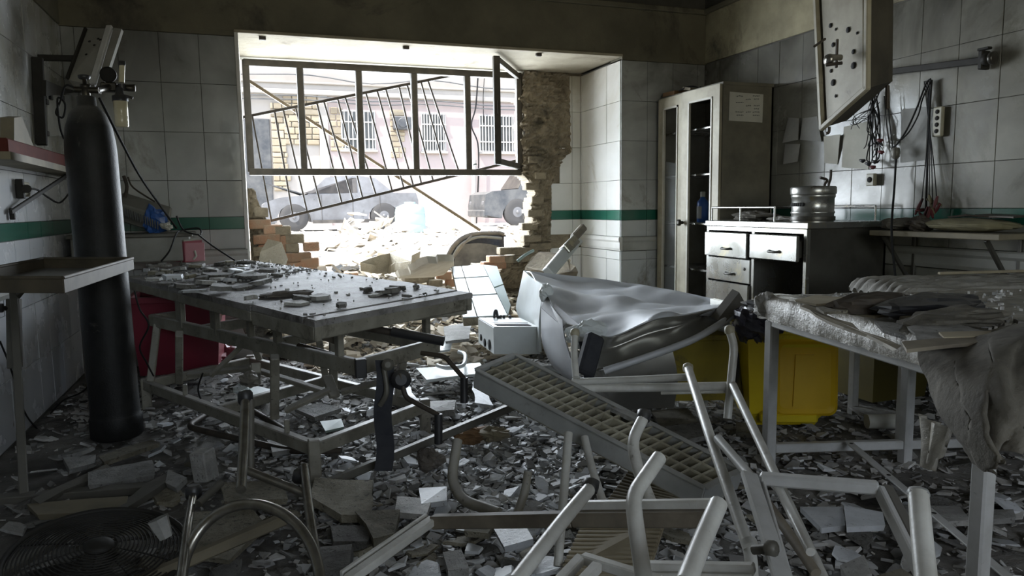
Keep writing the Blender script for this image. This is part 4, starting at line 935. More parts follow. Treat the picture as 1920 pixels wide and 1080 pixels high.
# bits on the stretcher top: (px, py) of pieces the photograph shows, size, shade
bits = [(rs.uniform(275, 500), 0, rs.uniform(.025, .055), rs.choice('ddggbo')) for _ in range(46)]
bits = [(a_, 494+14*(a_-275)/225*1.6-10+rs.uniform(-9, 20)+(12 if a_ < 420 else 0), c_, d_) for a_, _b, c_, d_ in bits]
bits += [(330, 505, .10, 'd'), (300, 515, .09, 'g'), (370, 500, .07, 'g'), (325, 522, .085, 'b'), (405, 520, .11, 'd'), (440, 505, .10, 'g'), (420, 495, .08, 'd'), (455, 515, .08, 'b'), (385, 533, .07, 'g'),
        (345, 540, .06, 'd'), (475, 520, .10, 'd'), (490, 532, .07, 'g'), (365, 548, .08, 'b'), (415, 543, .075, 'g'), (455, 540, .07, 'd'), (290, 525, .06, 'g'), (500, 510, .06, 'd'), (280, 508, .05, 'd'), (395, 510, .05, 'g'), (350, 490, .07, 'g'), (460, 494, .08, 'd'), (520, 517, .04, 'd'), (310, 533, .05, 'd'), (430, 528, .05, 'b'),
        (555, 570, .07, 'g'), (600, 561, .06, 'g'), (570, 563, .05, 'd'), (720, 551, .05, 'd'), (745, 540, .045, 'd'), (705, 554, .04, 'g'), (760, 557, .025, 'd'), (735, 548, .05, 'd'), (640, 575, .03, 'd'), (470, 562, .04, 'g'), (780, 540, .02, 'd'), (690, 547, .03, 'd')]
shade = {'d': 'shard_dark', 'g': 'shard_grey', 'b': 'shard_blue', 'o': 'shard_olive'}
where = lambda px: 'strewn over the far left end of the stretcher top' if px < 540 else 'lying on the front panels of the stretcher top'
bigw = lambda s_: 'large ' if s_ > .075 else 'small ' if s_ < .045 else ''
word = {'o': 'olive plaster flake', 'd': 'dark plaster flake', 'g': 'grey plaster flake', 'b': 'pale bluish flake'}
for i, (px, py, s_, k) in enumerate(bits):
    z_ = 0.655
    for _ in range(4):
        p = PZ(px, py, z_)
        # height of the tilted top at this point
        bb_ = max(0, min(1, (p-ST(.5, 0)).dot((ST(.5, 1)-ST(.5, 0)).normalized())/(ST(.5, 1)-ST(.5, 0)).length)); aa_ = max(0, min(1, 0.5+(p-ST(.5, bb_)).dot((ST(1, bb_)-ST(0, bb_)).normalized())/(ST(1, bb_)-ST(0, bb_)).length))
        z_ = ST(aa_, bb_).z+0.004
    lift = 0.012*rs.random() if px < 520 else 0
    put_shard('plaster_flake', shard_mesh('plaster_flake', M[shade[k]], rs, s_*.8, rs.uniform(.008, .02), el=rs.uniform(.85, 1.25), jag=.25, n=rs.randint(5, 8)), PZ(px, py, z_+lift), rs.uniform(0, 6), rs.uniform(-.14, .14), rs.uniform(-.14, .14), bigw(s_)+word[k]+' '+where(px), 'plaster flake', 'plaster flakes on the stretcher')
vm = MB()
for k in range(520):
    a_, b_ = rs.random(), (rs.random() if k % 4 == 0 else rs.uniform(.55, 1)); c = ST(.02+.96*a_, .01+.97*b_, .003); s_ = .003+.011*rs.random()**2
    d1_ = V((rs.uniform(-1, 1), rs.uniform(-1, 1), rs.uniform(-.2, .2))).normalized(); d2_ = d1_.cross(V((rs.uniform(-.3, .3), rs.uniform(-.3, .3), 1)).normalized())
    vm.prism([c+d1_*s_, c+d2_*s_*rs.uniform(.4, 1), c-d1_*s_*rs.uniform(.5, 1), c-d2_*s_*rs.uniform(.4, 1)], Z*rs.uniform(.003, .01))
tag(vm.top('stretcher_rubble', M['crumbs'], 'fine plaster crumbs over the stretcher top', 'rubble'), kind='stuff')
crumple(PZ(540, 552, .65), (.10, .055, .014), 33, .5).top('dirt_lump', M['dirtpile'], 'low crumbly dirt heap across the second stretcher panel', 'dirt')

# ------------------------------------------------------------ things in the middle of the room
# leaning panel of tiled wall
tp = thing('tiled_panel', 'leaning slab of white tiled wall with a blue-green tile edge', 'wall slab', PD(890, 590, 4.75))
A, B, C, D = PD(846, 501, 5.42), PD(905, 497, 5.42), PD(953, 594, 4.55), PD(868, 598, 4.55)
E_, F_ = PD(932, 500, 5.40), PD(958, 575, 4.72)
nrm = (B-A).cross(D-A).normalized()
if nrm.dot(CAM_POS-A) < 0: nrm = -nrm
MB().prism([A, B, E_, F_, C, D], -nrm*0.05).build('slab_core', M['masonry'], tp)
def facet(q, us, vs, m):
    for i in range(len(us)-1):
        for j in range(len(vs)-1):
            f_ = lambda u_, v_: q[0].lerp(q[1], u_).lerp(q[3].lerp(q[2], u_), v_)
            g_ = 0.012
            qq = [f_(us[i]+g_, vs[j]+g_), f_(us[i+1]-g_, vs[j]+g_), f_(us[i+1]-g_, vs[j+1]-g_), f_(us[i]+g_, vs[j+1]-g_)]
            MB().prism([p-nrm*0.002 for p in qq], nrm*0.010).build('tile', M[m], tp)
facet([A, B, C, D], (0, .32, 1), (0, .27, .62, 1), 'whitecl')
facet([B, E_, F_, C], (0, 1), (0, .5, 1), 'tank')
# white appliance box
wb_ = thing('white_appliance', 'white metal appliance case with a slot, lying beside the crumpled sheet', 'appliance', PD(950, 665, 4.15))
f0, f1, g0 = PD(926, 664, 4.00), PD(1013, 664, 4.02), PD(897, 632, 4.34)
hU = Z*(PD(926, 614, 4.00)-f0).dot(Z)
dv = (g0-f0); dv.z = 0
Q = [f0, f1, f1+dv, f0+dv]; Tq = [p+hU for p in Q]
bodym = MB(); bodym.prism(Q, hU); bodym.build('case', M['whitecl'], wb_)
L_ = lambda u_, v_, dz=0.0: Tq[0].lerp(Tq[1], u_).lerp(Tq[3].lerp(Tq[2], u_), v_)+Z*dz
MB().prism([L_(.02, .02), L_(.98, .02), L_(.98, .98), L_(.02, .98)], Z*0.006).build('top_plate', M['whitecl'], wb_)
MB().prism([L_(.12, .10, .004), L_(.86, .10, .004), L_(.86, .30, .004), L_(.12, .30, .004)], Z*0.004).build('slot', M['hole'], wb_, 'dark slot across the top')
MB().prism([L_(.06, .42, .004), L_(.92, .42, .004), L_(.92, .45, .004), L_(.06, .45, .004)], Z*0.004).build('seam', M['grey'], wb_)
for u_ in (.50, .58, .72): MB().cbox(L_(u_, .95, .012), (.008, .008, .012)).build('knob', M['blackp'], wb_)
MB().tube(catmull([L_(.36, .95, .0), L_(.37, .95, .04), L_(.41, .95, .05), L_(.44, .95, .0)], 4), .008, 8).build('carry_loop', M['blackp'], wb_)
for k, (u_, v_, r_) in enumerate(((.25, .25, .03), (.55, .2, .024), (.8, .3, .02))):
    c = f0.lerp(f0+dv, u_)+hU*v_; n_ = dv.cross(Z).normalized()
    if n_.dot(CAM_POS-c) < 0: n_ = -n_
    MB().lathe([(r_, 0), (r_, .004), (.001, .005)], c, n_, 14).build('vent_opening', M['hole'], wb_)
# crumpled sheet-metal tub / table lying on its side
sm = thing('crumpled_metal_table', 'large crumpled grey-white sheet metal body lying on its side in the middle', 'metal sheet', (1.9, 3.6, 0))
rowA = [PD(985, 508, 4.55), PD(1060, 516, 4.5), PD(1150, 527, 4.42), PD(1230, 540, 4.3), PD(1300, 553, 4.15), PD(1350, 562, 4.0), PD(1392, 572, 3.8)]
rowB = [PD(1000, 524, 4.3), PD(1075, 550, 4.15), PD(1160, 562, 4.05), PD(1235, 563, 4.0), PD(1300, 566, 3.9), PD(1350, 568, 3.8), PD(1388, 572, 3.7)]
rowC = [PD(1028, 552, 3.85), PD(1090, 585, 3.62), PD(1165, 590, 3.55), PD(1235, 575, 3.55), PD(1300, 573, 3.5), PD(1350, 570, 3.5), PD(1386, 572, 3.5)]
rowD = [PD(1062, 606, 3.5), PD(1110, 622, 3.36), PD(1150, 631, 3.25), PD(1225, 600, 3.25), PD(1290, 590, 3.25), PD(1345, 578, 3.3), PD(1384, 572, 3.4)]
G = smoothgrid([rowA, rowB, rowC, rowD], 10, 12)
for i, r in enumerate(G):
    for j, p in enumerate(r):
        if 0 < i < len(G)-1: p += V((0, -0.3, 1))*(0.034*nzv((p.x, p.y*.5, p.z*3), 3.3, 4)+0.085*abs(nzv((p.x*0.9+p.y*.6, p.y*0.5, p.z*4), 2.1, 9))+.035*abs(nzv((p.x-p.y*.5, p.y, p.z*3), 4.7, 5))-0.035)
MB().grid(G, True, .006).build('crumpled_top', M['sheet'], sm)
lowE = [PD(1075, 640, 3.45), PD(1105, 672, 3.32), PD(1130, 692, 3.2), PD(1215, 664, 3.2), PD(1290, 636, 3.2), PD(1345, 605, 3.24), PD(1384, 576, 3.36)]
G2 = smoothgrid([rowD, [a.lerp(b_, .55)+V((0, .07, 0)) for a, b_ in zip(rowD, lowE)], lowE], 8, 8)
for i, r in enumerate(G2):
    for p in r: p += V((0, -1, 0))*0.022*nzv(p, 4.0, 2)
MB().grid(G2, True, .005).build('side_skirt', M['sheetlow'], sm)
MB().tube(catmull([p+V((-.01, -.035, 0)) for p in lowE[2:]], 6), .016, 10).build('rolled_edge', M['sheet'], sm, 'bright rolled sheet edge')
flo = [PD(1112, 760, 3.42), PD(1120, 765, 3.4), PD(1140, 770, 3.36), PD(1215, 765, 3.33), PD(1290, 762, 3.3), PD(1345, 758, 3.3), PD(1392, 754, 3.3)]
G3 = smoothgrid([[p+V((0, .02, -.01)) for p in lowE], [a.lerp(b_, .5)+V((0, -.03, 0)) for a, b_ in zip(lowE, flo)], flo], 8, 8)
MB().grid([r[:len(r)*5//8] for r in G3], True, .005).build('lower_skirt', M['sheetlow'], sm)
# right end: folded dark corner
MB().prism([PD(1345, 600, 3.22), PD(1386, 548, 3.3), PD(1398, 570, 3.25), PD(1360, 604, 3.2)], V((0, .05, .01))).build('folded_corner', M['greymet'], sm)
yb = thing('waste_bin', 'soiled yellow bin half covered by the crumpled metal sheet', 'bin', PD(1320, 750, 3.36))
yq = [PD(1250, 752, 3.40), PD(1372, 750, 3.36), PD(1372, 750, 3.36)+V((.05, .24, 0)), PD(1250, 752, 3.40)+V((.05, .24, 0))]
yt = [p+Z*.30+V((0, -.015, 0)) for p in yq[:2]]+[p+Z*.30 for p in yq[2:]]
mq = MB(); mq.add(yq+yt, [[3, 2, 1, 0], [4, 5, 6, 7]]+[[i, (i+1) % 4, 4+(i+1) % 4, 4+i] for i in range(4)]); mq.build('bin_body', M['yellowsoil'], yb)
MB().bar(yt[0], yt[1], .02, .03, Z, .006).build('bin_rim', M['yellowsoil'], yb)
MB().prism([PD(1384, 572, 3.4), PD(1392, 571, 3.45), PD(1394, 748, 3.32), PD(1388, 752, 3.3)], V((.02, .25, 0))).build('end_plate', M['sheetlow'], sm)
# left end panel, pale
eg = smoothgrid([[PD(985, 508, 4.55), PD(1002, 522, 4.35), PD(1022, 534, 3.95)], [PD(976, 548, 4.56), PD(998, 560, 4.36), PD(1018, 570, 3.95)], [PD(971, 580, 4.58), PD(992, 598, 4.38), PD(1014, 612, 3.95)], [PD(985, 610, 4.5), PD(1000, 640, 4.3), PD(1016, 660, 3.9)]], 6, 5)
MB().grid(eg, True, .012).build('end_panel', M['whitecl'], sm, 'pale end panel')
eg = smoothgrid([[PD(1018, 545, 3.95), PD(1030, 566, 3.82), PD(1056, 600, 3.55)], [PD(1016, 600, 3.92), PD(1032, 614, 3.78), PD(1062, 640, 3.5)], [PD(1020, 650, 3.88), PD(1045, 680, 3.7), PD(1085, 705, 3.45)], [PD(1040, 690, 3.8), PD(1070, 715, 3.65), PD(1110, 735, 3.4)]], 6, 5)
for r in eg:
    for p in r: p += V((-.4, -1, 0))*0.05*nzv(p, 5, 7)
MB().grid(eg, True, .006).build('torn_end_skin', M['sheet'], sm)
crumple(PD(1024, 550, 3.88), (.035, .03, .05), 14, .5).build('torn_foam', M['whitecl'], sm)
crumple(PD(1100, 628, 3.3), (.10, .05, .06), 15, .45).build('torn_wadding', M['whitecl'], sm)
MB().grid([[PD(1026+i*9-6*k, 556+i*8+10*k, 3.86-.06*i-.02*k) for k in range(3)] for i in range(9)], True, .012).build('black_edge_strip', M['blackp'], sm, 'black torn rubber edge')
MB().bar(PD(1116, 628, 3.16), PD(1096, 702, 3.10), .085, .05, (0, -1, 0), .02).build('padded_arm', M['navy'], sm, 'dark padded arm')
MB().grid([[PD(1085+k*10+i*3, 640+i*22, 3.2) for k in range(3)] for i in range(5)], True, .01).build('black_strap', M['navy'], sm)
tag(crumple(PZ(1040, 700, .06), (.14, .09, .05), 41, .3).top('folded_cloth', M['navy'], 'dark navy cloth with a white edge lying below the torn metal end', 'cloth'))
MB().tube(catmull([PZ(1010, 697, .12), PZ(1030, 690, .13), PZ(1060, 700, .11)], 5), .016, 8).top('white_hose', M['whitecl'], 'short white hose piece on the navy cloth', 'hose')
# fallen white downpipe cover leaning by the reveal, and a tan fitting in the corner
dp = thing('fallen_casing', 'white square casing leaning from the rubble to the tiled reveal', 'casing', PD(1035, 520, 5.1))
MB().bar(PD(1028, 512, 5.0), PD(1082, 448, 5.35), .085, .06, (0, -1, .3), .006).build('casing', M['whitecl'], dp)
MB().bar(PD(1058, 470, 5.18), PD(1078, 450, 5.30), .07, .065, (0, -1, .3), .006).build('scorched_end', M['steel'], dp, 'scorched grey end')
MB().bar(PD(1076, 446, 5.3), PD(1094, 426, 5.45), .06, .05, (0, -1, .3), .012).build('pipe_elbow', M['seatbar'], dp)
slab('masonry_chunk', [PD(985, 500, 5.3), PD(1010, 472, 5.5), PD(1060, 476, 5.55), PD(1084, 510, 5.2), PD(1040, 515, 5.1)], .12, M['masonry'], 'rough tan masonry chunk at the foot of the broken wall', cat='masonry', seed=6)
slab('masonry_chunk', [PD(484, 496, 5.15), PD(502, 448, 5.22), PD(528, 454, 5.25), PD(540, 486, 5.2), PD(532, 508, 5.12)], .10, M['concrete'], 'large grey-brown masonry chunk under the left window corner', cat='masonry', seed=7)
slab('masonry_chunk', [PD(480, 508, 5.05), PD(488, 480, 5.08), PD(506, 486, 5.08), PD(512, 512, 5.05)], .07, M['concrete'], 'smaller grey chunk in front of the large masonry chunk', cat='masonry', seed=8)
tag(MB().tube(catmull([PD(970, 490, 5.2), PD(985, 478, 5.2), PD(1000, 470, 5.25)], 4), .012, 6).top('torn_pipe', M['tank'], 'torn greenish pipe end in front of the broken brick wall', 'pipe'))
# ------------------------------------------------------------ cabinet in the far right corner
CX, CY0, CY1, CZ = 3.07, 4.255, 5.055, 1.82
cbn = thing('instrument_cabinet', 'tall smoked metal cabinet with two glazed doors in the far right corner', 'cabinet', (3.28, 4.65, 0))
m_ = MB(); th = .02
m_.box((CX, CY0, .06), (XR-.01, CY0+th, CZ)).box((CX, CY1-th, .06), (XR-.01, CY1, CZ)).box((XR-.03, CY0, .06), (XR-.01, CY1, CZ)).box((CX, CY0, .06), (XR-.01, CY1, .10)).box((CX-.004, CY0-.004, CZ-.02), (XR-.01, CY1+.002, CZ+.004))
m_.build('carcass', M['boxside'], cbn)
for yy in (CY0+.03, CY1-.03): MB().box((CX+.02, yy-.02, 0), (CX+.06, yy+.02, .06)).box((XR-.08, yy-.02, 0), (XR-.04, yy+.02, .06)).build('foot', M['steeldk'], cbn)
MB().box((CX+.02, CY0+.021, .101), (XR-.031, CY0+.026, CZ-.03)).box((XR-.037, CY0+.026, .101), (XR-.031, CY1-.026, CZ-.03)).box((CX+.02, CY1-.026, .101), (XR-.031, CY1-.021, CZ-.03)).build('lining', M['cabin_in'], cbn)
for zz in (.842, 1.20, 1.53, .5):
    MB().box((CX+.03, CY0+.02, zz), (XR-.03, CY1-.02, zz+.016)).build('shelf', M['steel'], cbn)
def cdoor(y0, y1, hinge_y, swing, name):
    """door frame in the plane x = CX swung about a vertical hinge"""
    z0, z1 = .10, CZ-.012; fw = .075
    c_, s_ = math.cos(swing), math.sin(swing)
    T = lambda y, x, z: V((CX-.004 + (x*c_ - (y-hinge_y)*s_), hinge_y+(x*s_+(y-hinge_y)*c_), z))
    def b_(ya, yb, za, zb, xa=-.022, xb=0.0):
        q = [T(ya, xa, za), T(yb, xa, za), T(yb, xb, za), T(ya, xb, za)]; return q, Z*(zb-za)
    m_ = MB()
    for ya, yb, za, zb in ((y0, y0+fw, z0, z1), (y1-fw, y1, z0, z1), (y0+fw, y1-fw, z1-fw, z1), (y0+fw, y1-fw, z0, z0+fw)): m_.prism(*b_(ya, yb, za, zb))
    o = m_.build('door', M['beigemet'], cbn)
    bead = MB(); w_ = .014
    for ya, yb, za, zb in ((y0+fw, y0+fw+w_, z0+fw, z1-fw), (y1-fw-w_, y1-fw, z0+fw, z1-fw), (y0+fw, y1-fw, z1-fw-w_, z1-fw), (y0+fw, y1-fw, z0+fw, z0+fw+w_)): bead.prism(*b_(ya, yb, za, zb, -.028, -.012))
    bead.build('glazing_bead', M['bead'], o)
    return o, T
d1, T1 = cdoor(CY0+.005, CY0+.43, CY0+.005, 0.05, 'near'); d2, T2 = cdoor(CY0+.44, CY1-.005, CY1-.005, 0.0, 'far')
p = T1(CY0+.395, -.03, .86); MB().lathe([(.012, 0), (.012, .02), (.024, .025), (.024, .04), (.01, .044)], p, -X, 14).build('knob', M['brass'], d1)
gp = mat('dusty_pane', (0.5, 0.55, 0.55), rough=.15, trans=.9, alpha=.35)
q = [T2(CY0+.52, -.012, .18), T2(CY1-.08, -.012, .18), T2(CY1-.08, -.012, 1.33), T2(CY0+.52, -.012, 1.30)]; MB().prism(q, X*.004).build('pane', gp, d2, 'broken pane, its top part missing')
ppr = MB().prism([PY(1368, 172, CY0-.003), PY(1431, 177, CY0-.003), PY(1429, 230, CY0-.003), PY(1366, 226, CY0-.003)], -Y*.002).build('notice', M['paper'], cbn, 'pale typed notice stuck on the side')
rs = random.Random(5)
ik = MB()
for i, yy in enumerate((180, 186, 192, 198, 204, 210, 216)):
    for (a, b_) in ((1380, 1394), (1399, 1408), (1412, 1424)):
        if rs.random() < .3: continue
        xa = a+rs.uniform(-1, 2)
        while xa < b_:
            wl_ = rs.uniform(1.5, 3.5); ik.bar(PY(xa, yy+rs.uniform(-.6, .6), CY0-.0062), PY(min(xa+wl_, b_), yy+rs.uniform(-.6, .6), CY0-.0062), .0012, .0055, Z, .0003); xa += wl_+1.0
tag(ik.build('writing', M['ink'], ppr), kind='stuff')
# rubbish on the cabinet top
slab('carton_scrap', [V((3.09, 4.9, CZ+.01)), V((3.30, 4.88, CZ+.01)), V((3.32, 5.04, CZ+.015)), V((3.08, 5.05, CZ+.012))], -.03, M['carton'], 'scorched carton scrap on the far end of the cabinet top', cat='scrap', seed=3)
wire('cable', [V((3.1, 4.85, CZ+.03)), V((3.14, 4.75, CZ+.05)), V((3.2, 4.68, CZ+.02)), V((3.12, 4.6, CZ+.02))], .006, 'dark wire curled on the cabinet top')
slab('carton_scrap', [V((3.10, 4.70, CZ+.01)), V((3.25, 4.72, CZ+.01)), V((3.22, 4.86, CZ+.03)), V((3.12, 4.84, CZ+.04))], -.02, M['shelfwood'], 'tan scrap beside the wire on the cabinet top', cat='scrap', seed=4)
# bottle in the cabinet
bt = thing('disinfectant_bottle', 'blue plastic bottle with a pale label on the cabinet shelf', 'bottle', (3.17, 4.62, .858))
MB().lathe([(.036, 0), (.042, .006), (.042, .14), (.040, .155), (.018, .18), (.016, .20)], (3.17, 4.62, .858), Z, 24).build('bottle_body', M['blue'], bt)
MB().lathe([(.018, .19), (.019, .225), (.016, .228)], (3.17, 4.62, .858), Z, 14).build('cap', M['paper'], bt)
MB().grid([[V((3.17+.0432*math.cos(a), 4.62+.0432*math.sin(a), .858+z_)) for a in [pi*1.02+k*.18 for k in range(-4, 5)]] for z_ in (.03, .12)], True, .001).build('label_band', M['papergrey'], bt)

# ------------------------------------------------------------ steel instrument desk
DX, DY0, DY1, DZ = 2.90, 3.225, 4.165, .885
dk = thing('instrument_desk', 'smoked stainless desk with drawers against the right wall', 'desk', (3.2, 3.7, 0))
MB().box((DX-.012, DY0-.012, DZ-.035), (XR-.02, DY1+.012, DZ)).build('desktop', M['steel'], dk)
MB().box((DX, DY0, .03), (XR-.03, DY0+.02, DZ-.035)).build('side_panel', M['steeldk'], dk)
MB().box((DX, DY1-.02, .03), (XR-.03, DY1, DZ-.035)).build('side_panel', M['steeldk'], dk)
MB().box((XR-.05, DY0, .03), (XR-.03, DY1, DZ-.035)).build('back_panel', M['steeldk'], dk)
YM = PX(1413, 470, DX).y
MB().box((DX, YM-.012, .03), (XR-.03, YM+.012, DZ-.06)).build('divider', M['steel'], dk)
for yy in (DY0+.012, YM, DY1-.012): MB().box((DX-.006, yy-.014, .02), (DX+.02, yy+.014, DZ-.035)).build('front_post', M['steel'], dk)
MB().box((DX-.004, DY0, DZ-.065), (DX+.02, DY1, DZ-.035)).build('front_rail', M['steel'], dk)
def drawer(y0, y1, z0, z1, out, key):
    o = MB().box((DX-.012-out, y0, z0), (DX+.008-out, y1, z1), .004).build('drawer', M['steel'], dk)
    if out > .01: MB().box((DX-out, y0+.015, z0+.02), (DX+.35-out, y1-.015, z1-.03), .003).build('drawer_box', M['steeldk'], o)
    ym = (y0+y1)/2-.02; zm = z0+(z1-z0)*.36
    MB().tube(catmull([V((DX-.012-out, ym-.045, zm)), V((DX-.03-out, ym-.03, zm-.004)), V((DX-.03-out, ym+.03, zm-.004)), V((DX-.012-out, ym+.045, zm))], 3), .007, 8).build('handle', M['steeldk'], o)
    if key: MB().lathe([(.010, 0), (.010, .004), (.004, .005)], V((DX-.012-out, y0+.05, z0+(z1-z0)*.6)), -X, 10).build('keyhole', M['steeldk'], o)
drawer(YM+.018, DY1-.028, .655, .812, .030, False)
drawer(YM+.018, DY1-.028, .495, .648, .0, True)
drawer(YM+.018, DY1-.028, .24, .488, .012, True)
drawer(DY0+.03, YM-.018, .665, .812, .035, False)
# gallery rail
rl = MB()
zr = DZ+.085
rl.tube([V((DX+.02, DY1-.02, zr)), V((DX+.02, DY0+.30, zr))], .007, 8).tube([V((DX+.02, DY1-.02, zr)), V((XR-.10, DY1-.02, zr))], .007, 8).tube([V((XR-.10, DY1-.02, zr)), V((XR-.10, DY0+.02, zr))], .007, 8)
rl.build('gallery_rail', M['steel'], dk)
for p in ((DX+.02, DY1-.02), (DX+.02, DY0+.30), (DX+.02, DY0+.62), (XR-.10, DY0+.02), (XR-.10, DY1-.02), (XR-.10, DY0+.45)): MB().tube([V((*p, DZ)), V((*p, zr))], .006, 8).build('rail_post', M['steel'], dk)
sd = PZ(1553, 409, DZ+.002)
sdm = thing('sterile_drum', 'round banded steel sterilizing drum standing on the desk', 'drum', V((3.03, 3.34, DZ)))
R_ = .115; c = V((3.05, 3.36, DZ))
MB().lathe([(R_, 0), (R_, .045), (R_+.004, .05), (R_+.004, .058), (R_, .062), (R_, .135), (R_+.005, .14), (R_+.005, .155), (R_, .16)], c, Z, 36).build('drum_body', M['steel'], sdm)
MB().lathe([(R_+.007, .006), (R_+.008, .01), (R_+.008, .028), (R_+.007, .032)], c, Z, 36).build('band', M['steeldk'], sdm)
MB().lathe([(R_+.008, .158), (R_+.010, .165), (R_+.010, .195), (R_+.004, .202), (.02, .206)], c, Z, 36).build('drum_lid', M['steel'], sdm)
for k in range(10):
    a = pi*.75+k*.13; p = c+V((math.cos(a)*(R_+.002), math.sin(a)*(R_+.002), .10)); n_ = V((math.cos(a), math.sin(a), 0))
    MB().lathe([(.011, 0), (.011, .002), (.001, .003)], p, n_, 8).build('vent_hole', M['hole'], sdm)
_g = PY(1552, 352, 3.48)
tw = thing('tongs', 'pair of dark tongs standing up behind the steel drum', 'tongs', (3.2, 3.5, DZ))
MB().tube(catmull([V((_g.x, 3.5, DZ+.005)), PY(1545, 352, 3.48), PY(1551, 338, 3.48), PY(1537, 333, 3.48)], 4), .008, 6).build('arm', M['iron'], tw)
MB().tube(catmull([V((_g.x+.02, 3.5, DZ+.005)), PY(1553, 352, 3.48), PY(1557, 335, 3.48), PY(1558, 318, 3.48)], 4), .008, 6).build('arm', M['iron'], tw)
crumple(V((3.03, 3.86, DZ+.028)), (.09, .17, .032), 51, .4).top('cloth_roll', M['cloth'], 'crumpled grey cloth roll on the desk behind the rail', 'cloth')
crumple(V((3.05, 3.60, DZ+.012)), (.07, .10, .016), 52, .5).top('gauze_scrap', M['clothpale'], 'small pale gauze scrap on the desk beside the steel drum', 'gauze')

# ------------------------------------------------------------ right wall fittings
ws = thing('folding_shelf', 'folding bracket shelf on the right wall next to the desk', 'shelf', (3.35, 2.75, .80))
y_a, y_b = PX(1635, 432, 3.22).y, PX(1880, 440, 3.22).y
MB().box((3.20, y_b, .812), (XR-.012, y_a, .840)).build('shelf_board', M['shelfwood'], ws)
for (yy, dy) in ((y_a-.05, -.0), (y_b+.1, .0)):
    MB().bar(V((3.25, yy, .81)), V((XR-.02, yy, .52)), .018, .022).build('brace', M['steeldk'], ws)
    MB().bar(V((XR-.018, yy, .82)), V((XR-.018, yy, .48)), .02, .02).build('wall_bracket', M['steeldk'], ws)
MB().box((XR-.04, y_b-.5, .845), (XR-.012, y_b, .87)).build('end_rail', M['steeldk'], ws)
zS = .842
bd = thing('seat_cushion', 'scorched flat olive cushion lying on the folding wall shelf', 'cushion', (3.3, 2.55, zS))
ca, cb2 = PX(1715, 425, 3.26).y, PX(1885, 430, 3.26).y
crumple(V((3.34, (ca+cb2)/2, zS+.034)), (.115, (ca-cb2)/2, .034), 61, .15, 24, 14).build('cushion_pad', M['bagolive'], bd)
slab('charred_sheet', [V((3.30, ca-.15, zS+.075)), V((3.45, ca-.15, zS+.08)), V((3.45, cb2+.02, zS+.08)), V((3.28, cb2-.02, zS+.078))], .008, M['iron'], 'thin charred sheet on the olive cushion', cat='sheet', seed=9)
crumple(V((3.32, y_a-.09, zS+.03)), (.09, .10, .032), 63, .3).top('cloth_bundle', M['cloth'], 'grey cloth bundle on the shelf end nearest the desk', 'cloth')
crumple(V((3.30, y_a-.24, zS+.03)), (.06, .06, .04), 64, .4).top('dark_pouch', M['iron'], 'dark pouch on the shelf below the red cable clips', 'pouch')
# hanging electrode leads with red clips
el = thing('lead_bundle', 'bundle of thin leads with dark red clips hanging above the shelf', 'leads', PX(1735, 380, 3.42))
rs = random.Random(9)
top_ = PX(1745, 150, 3.47)
lm = MB()
for k in range(5):
    e = PX(1728+k*7, 370+rs.uniform(0, 20), 3.40); lm.tube(catmull([top_+V((0, .01*k, 0)), PX(1742+k*1.5-k*k*.4, 230, 3.46), PX(1735+k*4, 310, 3.44), e], 6), .0028, 5)
lm.build('lead_wires', M['cable'], el)
for k in range(12):
    p = PX(1722+rs.uniform(0, 36), 372+rs.uniform(0, 36), 3.38+rs.uniform(0, .05)); d_ = V((rs.uniform(-.3, .3), rs.uniform(-1, 1), rs.uniform(-1, .6))).normalized()*rs.uniform(.03, .06)
    MB().tube([p-d_, p, p+d_], .009, 7, rs=[.006, .010, .005]).build('clip', M['redclip'] if k % 3 != 1 else M['bagolive'], el)
wire('cable', [PX(1745, 148, 3.46), PX(1736, 158, 3.46), PX(1720, 200, 3.45), PX(1702, 240, 3.45), PX(1684, 268, 3.44), PX(1672, 278, 3.44)], .005, 'doubled black cable running from the wall rail to the hanging plug')
wire('cable', [PX(1745, 152, 3.46), PX(1730, 185, 3.46), PX(1722, 215, 3.45), PX(1706, 245, 3.45), PX(1690, 262, 3.44)], .004, 'second thinner cable beside the doubled black cable')
wire('cable', [PX(1747, 150, 3.47), PX(1744, 190, 3.46), PX(1740, 270, 3.46), PX(1738, 330, 3.45), PX(1736, 395, 3.42)], .006, 'thick black cable hanging from the wall rail to the red clips')
pg = thing('hanging_plug', 'grey plug hanging on a long cord in front of the right wall', 'plug', PX(1678, 290, 3.42))
MB().lathe([(.012, 0), (.022, .012), (.022, .055), (.016, .062)], PX(1679, 298, 3.43), Z, 14).build('plug_body', M['greymet'], pg)
MB().tube(catmull([PX(1680, 298, 3.43), PX(1677, 350, 3.42), PX(1672, 420, 3.18), PX(1674, 470, 3.16), PX(1682, 548, 3.15)], 6), .006, 6).build('cord', M['cable'], pg)
for (px0, px1) in ((1658, 1669), (1664, 1674)):
    wire('cable', [PX(px0, 180, 3.44), PX(px0+4, 230, 3.44), PX(px1, 278, 3.44)], .003, 'thin wire down to the hanging plug, ' + ('nearer the window' if px0 == 1658 else 'nearer the socket strip'))
